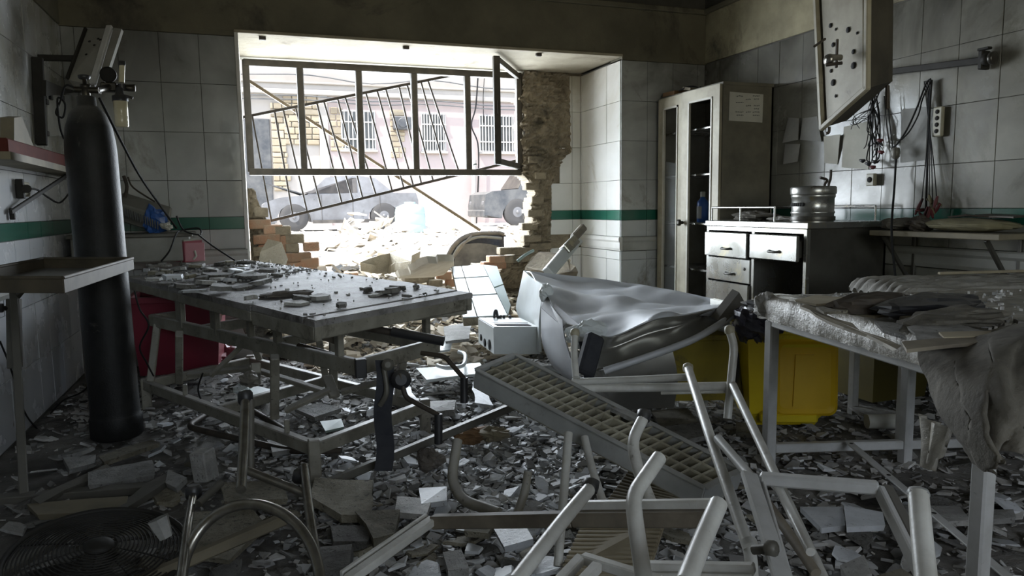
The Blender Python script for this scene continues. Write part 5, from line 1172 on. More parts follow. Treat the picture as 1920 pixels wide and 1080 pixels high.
# wire tangle torn from the wall
tg = MB()
for k in range(16):
    s0 = PX(1640+rs.uniform(-8, 10), 180+rs.uniform(-10, 15), 3.46); m0 = PX(1637+rs.uniform(-12, 16), 232+rs.uniform(-15, 20), 3.42+rs.uniform(0, .05)); e0 = PX(1632+rs.uniform(-8, 26), 290+rs.uniform(-25, 15), 3.43)
    tg.tube(catmull([s0, m0, e0, e0+V((0, rs.uniform(-.03, .03), rs.uniform(-.03, .02)))], 5), rs.choice((.002, .003, .004)), 5)
for k in range(8):
    s0 = PX(1585+rs.uniform(0, 30), 235+rs.uniform(-12, 8), 3.45); tg.tube(catmull([s0, PX(1605, 225+rs.uniform(-10, 10), 3.44), PX(1635, 215+rs.uniform(-14, 14), 3.44)], 4), .002, 5)
tag(tg.top('wire_tangle', M['cable'], 'tangle of torn wires hanging from the right wall under the hanging lamp case', 'wires'), kind='stuff')
for k, (px, py) in enumerate(((1617, 300), (1628, 306), (1640, 302), (1636, 312), (1650, 262), (1652, 284))):
    tag(MB().tube([PX(px-5, py, 3.43), PX(px+1, py+2, 3.42), PX(px+6, py, 3.43)], .012, 8, rs=[.006, .012, .006]).top('wire_connector', M['blackp'] if k < 3 else M['redclip'], ('black' if k < 3 else 'dark red') + ' connector, ' + ('leftmost', 'middle one', 'rightmost', 'lowest', 'topmost', 'second highest')[k] + ' of the ' + ('black' if k < 3 else 'red') + ' ones on the wire tangle', 'connector'), group='connectors on the wire tangle')
sc = thing('socket_strip', 'aged cream socket strip hanging on the right wall tiles', 'socket strip', PX(1761, 258, 3.47))
ys = PX(1761, 228, 3.48).y
MB().cbox(V((3.475, ys, PX(1761, 228, 3.475).z)), (.012, .028, .078), None, .010).build('strip_body', M['socket'], sc)
for k in range(4):
    zz = PX(1761, 228, 3.475).z+.052-.034*k
    MB().lathe([(.012, 0), (.012, .002), (.001, .003)], V((3.463, ys, zz)), -X, 12).build('outlet', M['hole'], sc)
ss = thing('wall_socket', 'square cream wall socket beside the bright reflection above the desk', 'socket', PX(1635, 350, 3.48))
c = PX(1634, 337, 3.47); MB().cbox(c, (.014, .030, .036), None, .005).build('plate', M['socket'], ss)
MB().lathe([(.017, 0), (.017, .003), (.001, .004)], c-X*.014, -X, 14).build('outlet', M['hole'], ss)
rl_ = thing('medical_rail', 'dark horizontal equipment rail with an end clamp on the right wall', 'rail', PX(1760, 125, 3.46))
MB().bar(PX(1600, 143, 3.465), PX(1845, 113, 3.465), .016, .034, Z).build('rail_bar', M['blackiron'], rl_)
e = PX(1845, 113, 3.46)
MB().cbox(e, (.03, .012, .045), None, .004).lathe([(.03, 0), (.032, .01), (.03, .03), (.012, .034)], e+V((-.01, -.01, -.0)), -Y, 16).build('clamp', M['blackiron'], rl_)
MB().bar(e+V((0, .03, .055)), e+V((0, -.03, .055)), .03, .012).build('clamp_lever', M['blackiron'], rl_)
MB().lathe([(.022, 0.03), (.030, 0.034), (.030, .05), (.022, .054)], e+V((-.01, -.01, 0)), -Y, 18).build('clamp_ring', M['steeldk'], rl_)
# torn papers and peeled patches on the right wall
def paper(name, pts, label, m='papergrey', curl=.0):
    q = [PX(px, py, XR-.006-c_) for px, py, c_ in pts]
    return tag(MB().prism(q, X*.002).top(name, M[m], label, 'paper'))
paper('torn_paper', [(1478, 220, .0), (1498, 222, .01), (1496, 262, .02), (1467, 268, .03)], 'torn grey paper on the right wall beside the cabinet, the upper of two')
paper('torn_paper', [(1472, 270, .0), (1500, 270, .01), (1495, 303, .02), (1468, 308, .03)], 'torn grey paper below the other one beside the cabinet')
paper('torn_paper', [(1505, 222, .0), (1532, 218, .0), (1540, 266, .02), (1500, 262, .01)], 'peeled grey paper behind the hanging lamp case, with a slanted edge')
paper('torn_paper', [(1544, 256, .01), (1575, 252, .02), (1570, 308, .0), (1546, 306, .0)], 'folded pale sheet on the right wall below the hanging lamp case', 'paper')
paper('torn_paper', [(1582, 238, .0), (1632, 226, .0), (1628, 318, .0), (1578, 314, .0)], 'yellowed sheet on the right wall left of the wire tangle', 'paper')
paper('torn_paper', [(1690, 205, .0), (1740, 200, .0), (1735, 300, .0), (1688, 305, .0)], 'peeled yellowed patch of paper behind the long hanging cables', 'papergrey')
# hanging lamp case
hl = thing('hanging_lamp_case', 'dented cream metal lamp case hanging askew near the ceiling', 'lamp', (2.25, 2.3, 1.35))
q = [PD(1530, -60, 3.02), PD(1630, -70, 2.72), None, PD(1544, 240, 3.02)]
n_ = (q[1]-q[0]).cross(q[3]-q[0]).normalized()
d_ = _dir(1628, 165); q[2] = CAM_POS+d_*((q[0]-CAM_POS).dot(n_)/d_.dot(n_))
if n_.dot(CAM_POS-q[0]) < 0: n_ = -n_
dpt = (PD(1674, 152, 2.84)-PD(1628, 165, 2.72))
MB().prism(q, dpt).build('lamp_case', M['casesid'], hl)
MB().prism([q[0].lerp(q[1], .10)+n_*.004, q[0].lerp(q[1], .90)+n_*.004, q[3].lerp(q[2], .90)+n_*.004+Z*.02, q[3].lerp(q[2], .10)+n_*.004+Z*.02], -n_*.006).build('face_plate', M['beigemet'], hl, 'cream face plate')
rim = MB()
for i in range(4): rim.bar(q[i]+n_*.006, q[(i+1) % 4]+n_*.006, .022, .022, n_, .004, ext=.008)
rim.build('rim', M['beigemet'], hl)
c = PD(1577, 108, 2.85)
MB().tube([c, c+n_*.05], .012, 10).lathe([(.02, 0), (.024, .008), (.02, .02), (.005, .024)], c+n_*.045-Z*.01, n_, 14).build('knob', M['chrome'], hl)
MB().bar(c+n_*.02+V((0, .0, .07)), c+n_*.02-Z*.04, .010, .010).bar(PD(1548, 122, 2.83), PD(1580, 118, 2.80), .012, .012).build('lever', M['iron'], hl)
MB().tube([PD(1547, 73, 2.86), PD(1527, 87, 2.80)], .005, 6).build('pin', M['iron'], hl)
for px, py, r_ in ((1557, 48, .010), (1567, 55, .006), (1590, 56, .012), (1562, 84, .010), (1600, 97, .010), (1600, 123, .014), (1562, 155, .014), (1558, 133, .008), (1567, 180, .007), (1550, 113, .006), (1607, 62, .006)):
    p = PD(px, py, 2.86); t_ = (q[0]-p).dot(n_); p = CAM_POS+(p-CAM_POS)*(((q[0]-CAM_POS).dot(n_)+.0055)/((p-CAM_POS).dot(n_)))
    MB().lathe([(r_, 0), (r_, .001), (.001, .0015)], p, n_, 8).build('hole', M['hole'], hl)
MB().tube(catmull([PD(1555, 238, 3.0), PD(1554, 248, 3.0), PD(1548, 250, 3.0)], 3), .006, 6).build('hook', M['iron'], hl)
MB().bar(PD(1602, -60, 2.85), V((PD(1602, -60, 2.85).x, PD(1602, -60, 2.85).y, ZC)), .05, .05).build('ceiling_arm', M['greymet'], hl)
MB().bar(PD(1664, 160, 2.85), PD(1664, 205, 2.85), .014, .014).build('loose_strip', M['iron'], hl)
# ------------------------------------------------------------ yellow waste bin with its lid hanging down
bn = thing('waste_bin', 'yellow plastic waste bin with a hanging amber lid and a black bag', 'bin', (2.35, 2.75, 0))
B0 = [PZ(1405, 792, .02), PZ(1545, 792, .02)]
bl, br = B0[0], B0[1]; bw = br-bl; bd_ = V((-bw.y, bw.x, 0)).normalized()*.34
def bq(l, e, z): 
    c = (bl+br)/2+bd_*.5; u_ = bw.normalized(); v_ = bd_.normalized()
    hw, hd = bw.length/2+e, .17+e
    return [V((c.x, c.y, z))+u_*sx*hw+v_*sy*hd for sx, sy in ((-1, -1), (1, -1), (1, 1), (-1, 1))]
m_ = MB(); secs = [bq(0, -.03, .0), bq(0, -.02, .03), bq(0, .0, .06), bq(0, .022, .42), bq(0, .026, .43), bq(0, .026, .445)]
for a_, b_ in zip(secs, secs[1:]): m_.add(a_+b_, [[i, (i+1) % 4, 4+(i+1) % 4, 4+i] for i in range(4)])
m_.add(secs[0], [[3, 2, 1, 0]]); m_.build('bin_body', M['yellow'], bn)
m_ = MB(); rq = bq(0, .016, .435)
for i in range(4): m_.bar(rq[i], rq[(i+1) % 4], .03, .03, Z, .006, ext=.012)
m_.build('bin_rim', M['yellow'], bn)
# lid: rounded plate hanging in front, with a raised inner rib
nf = -bd_.normalized()
lc = PD(1507, 705, (PZ(1507, 792, .02)-CAM_POS).dot(FWD)-.03)
lu = bw.normalized(); lh = (Z*1.0+nf*(-.06)).normalized()
def lidring(hw, hh, r, off, n=6):
    out = []
    for cx, cy, a0 in ((hw-r, hh-r, 0), (-hw+r, hh-r, pi/2), (-hw+r, -hh+r, pi), (hw-r, -hh+r, 1.5*pi)):
        for k in range(n+1):
            a = a0+k*pi/2/n; out.append(lc+lu*(cx+math.cos(a)*r)+lh*(cy+math.sin(a)*r)+nf*off)
    return out
hw, hh = .140, .172
R0, R1, R2, R3 = lidring(hw, hh, .04, -.01), lidring(hw, hh, .04, .022), lidring(hw-.012, hh-.012, .034, .030), lidring(hw-.03, hh-.03, .028, .020)
n_ = len(R0); m_ = MB(); m_.add(R0+R1+R2+R3, [[i+k*n_, (i+1) % n_+k*n_, (i+1) % n_+(k+1)*n_, i+(k+1)*n_] for k in range(3) for i in range(n_)] + [list(range(3*n_, 4*n_)), list(range(n_))[::-1]])
lid = m_.build('lid', M['orange'], bn, 'amber lid hanging down the front')
MB().prism([lc+lu*x_+lh*y_+nf*.018 for x_, y_ in ((-.045, .10), (.035, .10), (.035, -.13), (-.055, -.13))], nf*.010).build('lid_rib', M['orange'], lid)
MB().bar(bl.lerp(br, .12)+nf*.02+Z*.03, bl.lerp(br, .88)+nf*.02+Z*.03, .05, .05, Z, .012).build('pedal_base', M['yellow'], bn)
bagc = PD(1420, 607, (bl-CAM_POS).dot(FWD)-.02)
crumple(bagc, (.085, .13, .095), 71, .35, 26, 18).build('liner_bag', M['blackbag'], bn, 'shiny black liner bag')
tag(crumple(PD(1445, 575, 2.9), (.10, .12, .03), 72, .3).top('bag_scrap', M['blackp'], 'dark bag scrap lying behind the couch corner', 'bag'))
# yellow side of a second bin behind
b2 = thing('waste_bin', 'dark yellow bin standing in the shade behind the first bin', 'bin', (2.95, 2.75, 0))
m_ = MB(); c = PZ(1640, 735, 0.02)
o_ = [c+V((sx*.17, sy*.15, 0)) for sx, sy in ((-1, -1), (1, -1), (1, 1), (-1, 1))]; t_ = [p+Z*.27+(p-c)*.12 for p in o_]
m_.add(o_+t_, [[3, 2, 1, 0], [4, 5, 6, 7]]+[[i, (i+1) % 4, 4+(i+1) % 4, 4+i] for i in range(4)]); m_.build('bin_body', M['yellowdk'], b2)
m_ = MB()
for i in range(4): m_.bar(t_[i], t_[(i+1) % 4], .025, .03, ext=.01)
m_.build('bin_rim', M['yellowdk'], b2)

# ------------------------------------------------------------ examination couch at the right edge
cu = thing('examination_couch', 'white-framed examination couch under a creased plastic cover at the right edge', 'couch', (2.3, 1.6, 0))
cA, cB = V((1.80, 2.17, 0)), V((1.63, 1.20, 0)); dU = V((.955, -.295, 0)).normalized(); LL = 1.85
cC, cD = cA+dU*LL, cB+dU*LL
zf = .565
def cbar(a, b_, w_, h_, nm='frame_rail'): return MB().bar(a, b_, w_, h_, Z, .004).build(nm, M['alu'], cu)
cbar(cA+Z*zf, cB+Z*zf, .03, .045); cbar(cA+Z*zf, cC+Z*zf, .03, .045); cbar(cB+Z*zf, cD+Z*zf, .03, .045); cbar(cC+Z*zf, cD+Z*zf, .03, .045)
for p in (cA, cB, cA+dU*.53, cD, cC, cB+dU*1.2):
    MB().bar(p, p+Z*zf, .040, .040, X, .005).build('leg', M['alu'], cu)
cbar(cA+Z*.075+dU*.02, cA+dU*.53+Z*.075, .03, .035, 'low_rail'); cbar(cA+dU*.53+Z*.075, cC+Z*.075, .03, .035, 'low_rail')
# mattress with rounded edge
def cpt(a, b_, z): return cA.lerp(cB, b_)+dU*(LL*a)+Z*z
def couch_surf(nu, nv, fn):
    return [[fn(i/nu, j/nv) for i in range(nu+1)] for j in range(nv+1)]
def topz(a, b_):
    return .655+.010*nzv((a*9, b_*5, 0), 1, 3)+.006*nzv((a*22, b_*16, 0), 1, 5)
ov = .035
def mfn(u_, v_):
    # v 0..1 runs over the near-left edge: 0 = bottom hem of the left side, then over the top
    return None
# cover: left side skirt + top in one skin (rows run across the couch from the left hem)
rows = []
prof = [(-ov, .572), (-ov-.006, .602), (-ov-.004, .636), (-ov+.012, .655)] + [(x_, None) for x_ in (.03, .08, .14, .22, .32, .45, .6, .8, 1.0, 1.2, 1.4, 1.6, 1.85)]
nb = 64
for j in range(nb+1):
    t = -.03+1.06*j/nb; r = []
    for k, (x_, z_) in enumerate(prof):
        base = cA.lerp(cB, t)
        zz = z_ if z_ is not None else topz(x_/LL, t)
        wob = (.008 if k < 4 else .003)*nzv((t*26, k*.7, 0), 1, 11) + (.006*nzv((t*60, k*1.3, 3), 1, 2) if k < 4 else 0)
        p = base+dU*(x_+wob)+Z*(zz+(.010*nzv((t*18, 0, 0), 1, 4) if k == 0 else 0))
        r.append(p)
    rows.append(r)
MB().grid(rows, True, .006).build('plastic_cover', M['plasticsheet'], cu, 'creased translucent plastic cover')
mt = MB(); lo = [cpt(.01, .01, .59), cpt(.01, .99, .59), cpt(.99, .99, .59), cpt(.99, .01, .59)]; mt.prism(lo[::-1], Z*.05); mt.build('mattress', M['cloth'], cu)
# far end hem, bunched at the corner
MB().grid([[cpt(-.018+x_, -.035-.01*abs(nzv((x_*70, k, 0), 1, 7)), .655-.02*k+.006*nzv((x_*90, k, 0), 1, 8)) for x_ in [i*.02 for i in range(52)]] for k in range(5)], True, .004).build('end_skirt', M['plasticsheet'], cu)
crumple(cpt(-.012, .0, .625), (.035, .05, .045), 81, .45, 24, 16).build('bunched_corner', M['clothpale'], cu)
# torn cloth hanging over the near corner
key = [[PD(1728, 640, 1.72), PD(1800, 640, 1.66), PD(1870, 622, 1.64), PD(1950, 598, 1.68)],
       [PD(1726, 688, 1.60), PD(1790, 690, 1.50), PD(1862, 660, 1.47), PD(1948, 632, 1.52)],
       [PD(1742, 742, 1.52), PD(1795, 758, 1.40), PD(1858, 722, 1.37), PD(1938, 690, 1.42)],
       [PD(1768, 790, 1.47), PD(1810, 808, 1.36), PD(1864, 780, 1.33), PD(1930, 742, 1.38)],
       [PD(1798, 834, 1.43), PD(1830, 848, 1.34), PD(1866, 822, 1.31), PD(1918, 792, 1.36)],
       [PD(1832, 870, 1.38), PD(1845, 880, 1.33), PD(1864, 852, 1.31), PD(1892, 832, 1.34)]]
G = smoothgrid(key, 14, 10)
for i, r in enumerate(G):
    for j, p in enumerate(r):
        f = min(1, i/12)
        p += V((-.25, -.9, .1))*(0.024*f*math.sin(j*.42-i*.16+2.0*nzv((j*.12, i*.06, 0), 1))*(.4+abs(nzv((j*.1, i*.05, 5), 1)))+.022*f*abs(math.sin(j*.33+i*.05))+.014*nzv((j*.10, i*.10, 0), 1.0, 6)+.006*nzv((j*.3, i*.25, 0), 1.0, 9))
tag(MB().grid(G, True, .004).top('draped_cloth', M['cloth'], 'torn grey cloth draped over the near corner of the examination couch', 'cloth'))
G = smoothgrid([[PD(1722, 775, 1.95), PD(1750, 790, 1.9), PD(1778, 800, 1.85)], [PD(1730, 820, 1.95), PD(1748, 840, 1.9), PD(1765, 830, 1.87)], [PD(1730, 860, 1.95), PD(1742, 880, 1.92), PD(1755, 850, 1.9)]], 6, 6)
for i, r in enumerate(G):
    for j, p in enumerate(r): p += V((.4, -.9, 0))*.018*math.sin(j*1.3)
tag(MB().grid(G, True, .003).top('hanging_film', M['plasticsheet'], 'pale plastic film hanging under the couch by the middle leg', 'film'))
# plaster boards and debris on the couch
cz = .668
for k, (pts, m_k, lab) in enumerate((
    ([(1490, 562), (1530, 553), (1600, 559), (1598, 565), (1530, 570)], 'board', 'long pale tan board fragment near the far corner of the couch'),
    ([(1590, 585), (1665, 580), (1672, 588), (1640, 592)], 'board', 'tan board fragment in the middle of the couch'),
    ([(1668, 588), (1720, 582), (1738, 592), (1700, 597)], 'board', 'rounded tan board piece right of the middle tan fragment'),
    ([(1500, 574), (1510, 571), (1690, 648), (1682, 655)], 'shelfwood', 'long thin strip lying along the left edge of the couch'),
    ([(1640, 602), (1695, 606), (1700, 632), (1655, 618)], 'shard_dark', 'dark flat slab beside the long strip on the couch'),
    ([(1700, 612), (1770, 600), (1850, 622), (1840, 640), (1720, 640)], 'shard_dark', 'dark plaster slab in the middle of the couch top'),
    ([(1690, 640), (1830, 628), (1850, 640), (1700, 655)], 'seatbar', 'brown plank end beside the draped cloth on the couch'),
    ([(1760, 622), (1880, 620), (1884, 628), (1770, 632)], 'board', 'thin pale lath across the couch beside the draped cloth'),
    ([(1850, 632), (1950, 590), (1960, 600), (1870, 645)], 'cloth', 'grey rolled strip at the right edge of the couch'),
    ([(1530, 575), (1580, 572), (1590, 582), (1545, 585)], 'shard_olive', 'olive plaster piece behind the long strip on the couch'))):
    slab('board_piece' if m_k in ('board', 'shelfwood', 'seatbar') else 'plaster_piece', [PZ(px, py, cz+.006+.0025*k) for px, py in pts], .008, M[m_k], lab, cat='board' if m_k in ('board', 'shelfwood', 'seatbar') else 'plaster', seed=40+k, jag=.012, group='broken pieces on the couch')
crumple(PZ(1640, 570, .70), (.16, .05, .03), 91, .3).top('rolled_rag', M['iron'], 'dark rolled rag along the far edge of the couch', 'rag')
crumple(PZ(1748, 572, .70), (.20, .05, .035), 92, .25).top('rolled_rag', M['blackp'], 'black sooty roll on the far edge of the couch by the second couch', 'rag')
crumple(PZ(1790, 596, .69), (.15, .07, .025), 93, .45).top('crumpled_paper', M['cloth'], 'crumpled grey paper on the couch behind the dark slab', 'paper')
crumple(PZ(1700, 575, .69), (.04, .03, .03), 94, .5).top('paper_ball', M['clothpale'], 'pale crumpled scrap between the two dark rolls on the couch', 'paper')
rs = random.Random(77)
m_ = MB()
for k in range(900):
    a_, b_ = rs.uniform(.03, .95), rs.uniform(.03, .97); c = cpt(a_, b_, topz(a_, b_)+.004); s_ = .004+.016*rs.random()**2
    d1_ = V((rs.uniform(-1, 1), rs.uniform(-1, 1), rs.uniform(-.2, .2))).normalized(); d2_ = d1_.cross(V((rs.uniform(-.2, .2), rs.uniform(-.2, .2), 1)).normalized())
    q = [c+d1_*s_, c+d2_*s_*rs.uniform(.4, 1), c-d1_*s_*rs.uniform(.5, 1), c-d2_*s_*rs.uniform(.4, 1)]
    m_.prism(q, Z*rs.uniform(.003, .012))
tag(m_.top('couch_rubble', M['crumbs'], 'fine plaster rubble over the near examination couch', 'rubble'), kind='stuff')
# second couch behind
c2 = thing('examination_couch', 'second couch with a wrinkled pale cover behind the near couch', 'couch', (3.1, 2.2, 0))
o0 = [V((2.44, 2.18, 0)), V((3.36, 1.90, 0)), V((3.46, 2.38, 0)), V((2.60, 2.62, 0))]
rows = []
for j in range(61):
    r = []
    for i in range(81):
        u_, v_ = i/80, j/60; p = o0[0].lerp(o0[1], u_).lerp(o0[3].lerp(o0[2], u_), v_)
        e = min(u_, 1-u_, v_, 1-v_); z = .645-.05*(max(0, .06-e)/.06)**2
        z += .008*math.sin(v_*46+5*nzv((u_*3, v_*2, 0), 1, 2))+.016*abs(nzv((u_*5, v_*16+u_*4, 0), 1, 4))+.01*nzv((u_*14, v_*30, 0), 1, 4)
        r.append(V((p.x, p.y, z)))
    rows.append(r)
MB().grid(rows, True, .02).build('wrinkled_cover', M['clothpale'], c2)
for p in o0: MB().bar(p+(V((2.95, 2.28, 0))-p)*.08, p+(V((2.95, 2.28, 0))-p)*.08+Z*.6, .035, .035, X).build('leg', M['alu'], c2)
for i in range(4): MB().bar(o0[i]+Z*.56+(V((2.95, 2.28, 0))-o0[i])*.08, o0[(i+1) % 4]+Z*.56+(V((2.95, 2.28, 0))-o0[(i+1) % 4])*.08, .03, .04).build('frame_rail', M['alu'], c2)
MB().bar(V((2.9, 2.40, .672)), V((3.36, 2.30, .672)), .02, .012).top('lath', M['board'], 'thin lath lying on the second couch', 'lath')

# ------------------------------------------------------------ fallen louvre lamp
lv = thing('louvre_lamp', 'fallen fluorescent ceiling lamp with a louvre grid, leaning across the wreckage', 'lamp', PD(1130, 800, 2.15))
q00, q01 = PD(893, 693, 2.48), PD(965, 664, 2.66)      # upper end
q10, q11 = PD(1322, 915, 1.98), PD(1392, 880, 2.14)      # lower end
if True:
    Lu = (q10-q00); Lw = (q01-q00); nl = Lu.cross(Lw).normalized()
    if nl.z < 0: nl = -nl
    depth = .065
    Q_ = lambda a_, b_, h_=0.0: q00.lerp(q10, a_).lerp(q01.lerp(q11, a_), b_)-nl*h_
    MB().prism([Q_(0, 0, depth), Q_(1, 0, depth), Q_(1, 1, depth), Q_(0, 1, depth)], -nl*.004).build('back_plate', M['louvre'], lv)
    for a0_, b0_, a1_, b1_ in ((0, 0, 1, 0), (0, 1, 1, 1), (0, 0, 0, 1), (1, 0, 1, 1)):
        MB().bar(Q_(a0_, b0_, depth/2), Q_(a1_, b1_, depth/2), .008, depth, nl, .002).bar(Q_(a0_, b0_, 0.0), Q_(a1_, b1_, 0.0), .020, .006, nl, .002).build('case_side', M['white'], lv)
    for b_ in (.34, .66):
        MB().bar(Q_(.01, b_, .022), Q_(.99, b_, .022), .012, .036, nl, .003).build('long_blade', M['louvre'], lv)
    nbl = 25
    for k in range(nbl):
        a_ = .025+.95*k/(nbl-1)
        skew = rs.uniform(-.006, .006)
        if k in (14,): skew = .02
        MB().bar(Q_(a_, .02, .02), Q_(a_+skew, .98, .02), .007, .034, nl+Lu.normalized()*.35, .002).build('cross_blade', M['louvre'], lv)
    MB().tube([Q_(.03, .17, .048), Q_(.97, .17, .048)], .012, 10).build('lamp_tube', M['paper'], lv)
    MB().tube([Q_(.03, .83, .048), Q_(.97, .83, .048)], .012, 10).build('lamp_tube', M['paper'], lv)
    slab('plaster_piece', [Q_(.50, .80, -.006), Q_(.62, .82, -.006), Q_(.66, .93, -.008), Q_(.55, .95, -.008)], .015, M['shard_grey'], 'pale plaster piece lying on the louvre lamp', cat='plaster', seed=61, jag=.006)

# ------------------------------------------------------------ wrecked tubular furniture
def tubes(root, items, m='tube', nm='tube'):
    for it in items:
        pts, r = it[0], it[1]; f = it[2] if len(it) > 2 else .05
        MB().tube(fillet([PD(*p) for p in pts], f) if len(pts) > 2 else [PD(*p) for p in pts], r, 12).build(it[3] if len(it) > 3 else nm, M[it[4]] if len(it) > 4 else M[m], root)
f1 = thing('bed_frame', 'overturned white tubular frame with two long slanting legs beside the yellow bin', 'frame', PD(1300, 760, 2.3))
tubes(f1, [([(1078, 625, 2.75), (1076, 660, 2.72), (1080, 708, 2.66)], .013, .05, 'post'),
    ([(1074, 716, 2.66), (1180, 712, 2.55), (1292, 707, 2.42)], .013, .03, 'cross_tube'),
    ([(1082, 728, 2.66), (1250, 726, 2.58), (1372, 724, 2.48)], .016, .03, 'cross_tube'),
    ([(1240, 737, 2.6), (1368, 734, 2.48)], .006, .03, 'cross_tube'),
    ([(1368, 620, 2.50), (1377, 650, 2.49), (1370, 720, 2.47), (1364, 785, 2.45)], .014, .12, 'post'),
    ([(1290, 690, 2.45), (1330, 815, 2.02), (1408, 1040, 1.62), (1410, 1085, 1.58)], .0145, .05, 'long_leg'),
    ([(1374, 722, 2.46), (1430, 840, 2.1), (1545, 1090, 1.55)], .0135, .05, 'long_leg')])
for p in ((1290, 690, 2.45), (1368, 619, 2.50), (1078, 624, 2.75)):
    MB().lathe([(.016, -.012), (.018, 0), (.016, .012), (.005, .018)], PD(*p), Z, 12).build('end_cap', M['beigemet'], f1)
MB().tube([PD(1404, 1015, 1.64), PD(1408, 1027, 1.625)], .018, 12).build('joint_sleeve', M['tube'], f1)
f2 = thing('chair_frame', 'wrecked white chair frame with curved arms in the foreground centre', 'chair', PD(1180, 1000, 1.6))
MB().bar(PD(812, 978, 1.95), PD(1075, 973, 1.72), .03, .035, Z, .004).bar(PD(1075, 973, 1.72), PD(1346, 972, 1.50), .03, .035, Z, .004).build('seat_bar', M['seatbar'], f2, 'scorched tan front bar')
MB().bar(PD(1080, 949, 1.74), PD(1342, 946, 1.52), .022, .024, Z, .004).build('cross_bar', M['tube'], f2)
MB().bar(PD(812, 975, 1.95), PD(652, 1088, 1.68), .030, .022, Z, .004).build('side_bar', M['tube'], f2)
MB().bar(PD(800, 972, 1.97), PD(640, 1082, 1.70), .012, .03, Z, .003).build('side_bar', M['tube'], f2)
tubes(f2, [([(1205, 786, 1.92), (1184, 828, 1.86), (1196, 880, 1.80), (1222, 948, 1.72)], .0150, .09, 'arm_rest'),
    ([(1236, 858, 1.45), (1186, 930, 1.36), (1192, 985, 1.30), (1208, 1090, 1.22)], .0150, .12, 'arm_rest'),
    ([(1104, 918, 1.62), (1060, 970, 1.50), (965, 1092, 1.30)], .0150, .05, 'leg'),
    ([(1347, 945, 1.28), (1318, 1010, 1.2), (1285, 1095, 1.1)], .0165, .05, 'leg'),
    ([(1066, 812, 2.12), (1056, 940, 2.0), (1046, 1062, 1.92)], .0125, .05, 'leg'),
    ([(1096, 820, 2.2), (1110, 880, 2.12), (1132, 945, 2.02)], .0120, .05, 'leg')])
for p, a_ in (((1107, 914, 1.63), 1), ((1207, 782, 1.925), 1)):
    MB().lathe([(.017, -.01), (.019, .0), (.019, .016), (.006, .022)], PD(*p), V((.4, .5, .7)), 12).build('rubber_tip', M['blackp'], f2)
f3 = thing('chair_frame', 'scorched bent tube frame lying on the rubble left of the foreground chair frame', 'chair', PD(900, 930, 2.1))
tubes(f3, [([(858, 826, 2.2), (846, 900, 2.12), (866, 938, 2.06), (935, 962, 1.98)], .0155, .10, 'bent_tube', 'stretcher'), ([(990, 886, 2.0), (984, 925, 1.97), (970, 962, 1.94)], .012, .05, 'stub_tube', 'stretcher')])
f4 = thing('chair_frame', 'square-tube frame corner at the bottom edge of the picture', 'chair', PD(1200, 1065, 1.5))
for a_, b_ in (((1090, 1047, 1.55), (1040, 1100, 1.45)), ((1092, 1046, 1.55), (1240, 1092, 1.42)), ((1215, 1062, 1.62), (1415, 1066, 1.5)), ((1120, 1062, 1.5), (1085, 1100, 1.42))):
    MB().bar(PD(*a_), PD(*b_), .022, .022, Z, .003).build('square_tube', M['tube'], f4)
MB().bar(PD(1215, 1078, 1.6), PD(1410, 1082, 1.48), .01, .012, Z, .002).build('thin_rod', M['tube'], f4)
f5 = thing('walking_frame', 'fallen aluminium walking frame lying at the lower right', 'walking frame', PD(1540, 990, 1.6))
MB().bar(PD(1425, 897, 1.72), PD(1648, 915, 1.62), .030, .028, Z, .005).build('top_bar', M['alu'], f5)
MB().bar(PD(1404, 888, 1.73), PD(1470, 1095, 1.40), .040, .014, (0, -.6, .8), .003).build('flat_leg', M['alu'], f5)
MB().bar(PD(1426, 897, 1.73), PD(1482, 1095, 1.42), .008, .022, (0, -.6, .8), .002).build('leg_flange', M['alu'], f5)
MB().bar(PD(1648, 918, 1.62), PD(1735, 1095, 1.38), .016, .028, (0, -.6, .8), .003).build('side_leg', M['alu'], f5)
MB().bar(PD(1662, 912, 1.64), PD(1752, 1085, 1.42), .026, .016, (0, -.6, .8), .003).build('side_leg', M['greymet'], f5)
tubes(f5, [([(1346, 822, 1.95), (1400, 885, 1.78), (1412, 900, 1.74)], .0125, .03, 'hand_tube', 'alu'), ([(1440, 945, 1.8), (1500, 1030, 1.62), (1530, 1075, 1.55)], .012, .03, 'rear_tube', 'seatbar'), ([(1455, 905, 1.75), (1482, 960, 1.66), (1520, 1035, 1.5)], .010, .03, 'rear_tube', 'tube')])
MB().tube([PD(1412, 1031, 1.5), PD(1448, 1028, 1.47)], .010, 10).lathe([(.016, 0), (.016, .016), (.006, .02)], PD(1440, 1028, 1.47), V((.3, -.9, .3)), 10).build('locking_knob', M['greymet'], f5)
pt = thing('metal_post', 'short round pale tube standing up at the lower right beside the couch leg', 'post', PD(1735, 1090, 1.15))
MB().tube(fillet([PD(1722, 926, 1.22), PD(1728, 1000, 1.17), PD(1738, 1100, 1.10)], .05), .0165, 14).build('post_tube', M['tube'], pt)
MB().lathe([(.016, -.004), (.018, 0.0), (.015, .008), (.003, .011)], PD(1722, 926, 1.22), Z, 14).build('end_cap', M['white'], pt)
# pale strip with holes
sp_ = thing('perforated_strip', 'long pale perforated metal strip slanting under the couch', 'strip', PD(1740, 960, 1.7))
s0, s1 = PZ(1590, 828, .10), PZ(1900, 1090, .05)
MB().bar(s0, s1, .028, .006, Z, .002).build('strip', M['alu'], sp_)
for t in (.03, .33, .62, .83): p = s0.lerp(s1, t)+Z*.0035; MB().lathe([(.007, 0), (.007, .0008), (.001, .001)], p, Z, 8).build('hole', M['hole'], sp_)
